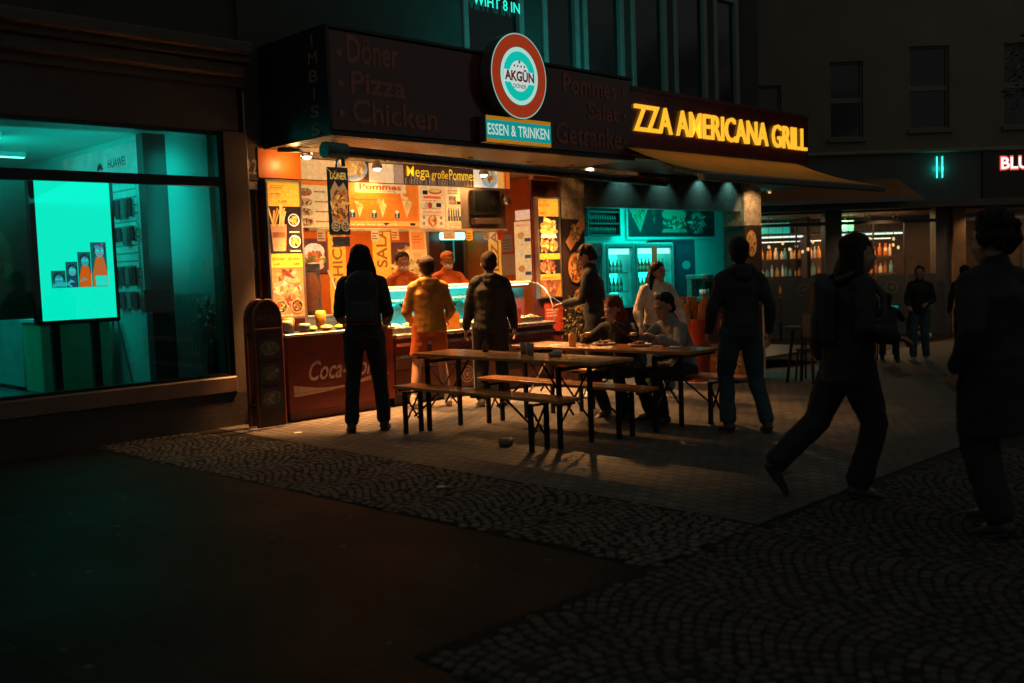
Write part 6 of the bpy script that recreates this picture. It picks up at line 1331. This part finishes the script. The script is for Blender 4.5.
# standing guests
fl=lambda x,y: (x,y,gz(x,y))
AIM=math.degrees(YAW)   # direction straight away from the camera
p4=person('man in a black jacket standing by the bush, looking down at his phone',fl(3.08,-1.80),AIM+75,1.70,hair='brown',hairstyle='short',top=(.014,.014,.016),trousers=(.02,.02,.025),shoes=(.55,.52,.48),wrists=[(-.10,.34,1.06),(.12,.34,1.06)],lean=6,head=(0,-34),seed=6)
ph=MB(); ph.box(-.035,.035,-.005,.005,-.07,.07,bev=.004); pr=empty('phone',(0,0,0),label='dark phone held by the man standing beside the bush',cat='phone'); ph.build('case',M_BLACK,pr)
ph=MB(); ph.box(-.031,.031,-.0075,-.0055,-.064,.064); ph.build('screen',mat('phone_screen',(.1,.14,.15),.2,emis=(.5,.7,.75),estr=.12),pr)
w_=(p4['wr'][0]+p4['wr'][1])/2+Vector((0,.09,.03)); pr.location=towld(p4,w_); pr.rotation_euler=(math.radians(-55),0,math.radians(AIM+75-90))
p5=person('young woman with long dark hair and a loose pale blouse standing behind the seated guests',fl(3.55,-2.30),AIM-172,1.51,pelvis=.83,hair='dark',hairstyle='long',top=(.75,.58,.42),trousers=(.12,.15,.19),shoes=(.55,.5,.45),wrists=[(-.26,.12,.80),(.24,.14,.80)],head=(30,0),loose=1.1,seed=7)
# seated guests
SB=BH+gz(2.25,-3)
p6=person('seated woman with wavy red hair and dark jacket eating at the rear table',(2.27,-2.88,gz(2.27,-2.88)),188,1.60,pelvis=.50,lean=24,ankles=[(-.14,.32,.08),(.13,.22,.08)],kneehint=(0,.6,1),wrists=[(-.12,.42,.93),(.20,.42,.80)],elbowhint=[(-.8,-.3,-.6),(.8,-.3,-.6)],hair='red',hairstyle='mid',top=(.018,.02,.024),trousers=(.02,.028,.04),shoes=(.03,.025,.02),head=(-6,-16),seed=8)
p7=person('seated dark haired guest in a pale grey shirt at the rear table',(2.30,-3.52,gz(2.3,-3.5)),160,1.62,pelvis=.50,lean=20,ankles=[(-.16,.34,.08),(.16,.28,.08)],kneehint=(0,.6,1),wrists=[(-.16,.40,.80),(.16,.42,.80)],elbowhint=[(-.8,-.3,-.6),(.8,-.3,-.6)],hair='dark',hairstyle='short',beard=False,top=(.23,.24,.23),trousers=(.015,.015,.018),head=(8,-14),seed=9)
# man in jeans
p8=person('man in black hooded jacket and blue jeans, back turned, beside the table ends',fl(1.93,-4.37),AIM+6,1.68,pelvis=.91,ankles=[(-.10,.05,.08),(.20,-.06,.08)],wrists=[(-.25,.10,.86),(.27,.06,.84)],hair='dark',hairstyle='short',top=(.022,.022,.022),trousers=(.03,.06,.08),hood=True,loose=1.0,seed=10,head=(-25,0))
# foreground silhouettes
p9=person('long haired woman with a backpack striding to the right in the dark foreground',fl(.30,-6.14),AIM-86,1.62,pelvis=.88,ankles=[(-.10,-.44,.20),(.07,.02,.08)],kneehint=(0,1,.2),wrists=[(-.22,-.08,.84),(.20,.20,.98)],hair='dark',hairstyle='long',top=(.016,.016,.016),trousers=(.016,.016,.016),shoes=(.03,.03,.03),lean=5,loose=1.22,seed=11,coat=.10)
backpack(p9,'dark backpack worn by the long haired woman striding past',w=.14,h=.22,d=.09)
p10=person('curly haired person in a long dark coat, nearest figure at the right edge',fl(.06,-7.06),AIM+22,1.66,pelvis=.9,ankles=[(-.10,-.14,.08),(.10,.10,.08)],wrists=[(-.24,.02,.86),(.25,.08,.86)],hair='dark',hairstyle='curly',top=(.014,.014,.014),trousers=(.014,.014,.014),shoes=(.03,.04,.04),coat=.32,loose=1.25,seed=12)
# far figures
p11=person('man in dark jacket and blue jeans standing across the square, seen sideways',fl(12.70,-1.36),AIM+150,1.74,ankles=[(-.10,-.04,.08),(.10,.1,.08)],wrists=[(-.15,.2,1.05),(.15,.2,1.0)],hair='dark',hairstyle='short',top=(.02,.018,.017),trousers=(.04,.09,.11),shoes=(.3,.3,.28),seed=13)
p12=person('person in dark clothes standing before the far warm lit pillar',fl(13.25,-1.95),AIM-20,1.72,hair='dark',hairstyle='buzz',top=(.02,.016,.014),trousers=(.02,.016,.014),seed=14)
CHX,CHY,CHZ=CH
p13=person('person sitting on a cafe chair across the square holding something turquoise',(CHX,CHY,CHZ),-70+90,1.66,pelvis=.52,lean=6,ankles=[(-.12,.42,.08),(.12,.46,.08)],kneehint=(0,.6,1),wrists=[(-.12,.42,.86),(.12,.42,.86)],hair='dark',hairstyle='short',top=(.02,.02,.02),trousers=(.03,.05,.05),seed=15)
m=MB(); m.box(-.15,.15,-.01,.01,-.09,.09,bev=.005); tb_=m.build('tablet',mat('turquoise_tablet',(.0,.3,.28),.3,emis=(0,.5,.45),estr=.35)); tb_.location=towld(p13,(0,.62,.92)); tb_.rotation_euler=(.6,0,math.radians(-70)); tag(tb_,'turquoise glowing tablet held by the seated person across the square','tablet')
for nm_ in list(bpy.data.meshes):
    if nm_.users==0: bpy.data.meshes.remove(nm_)
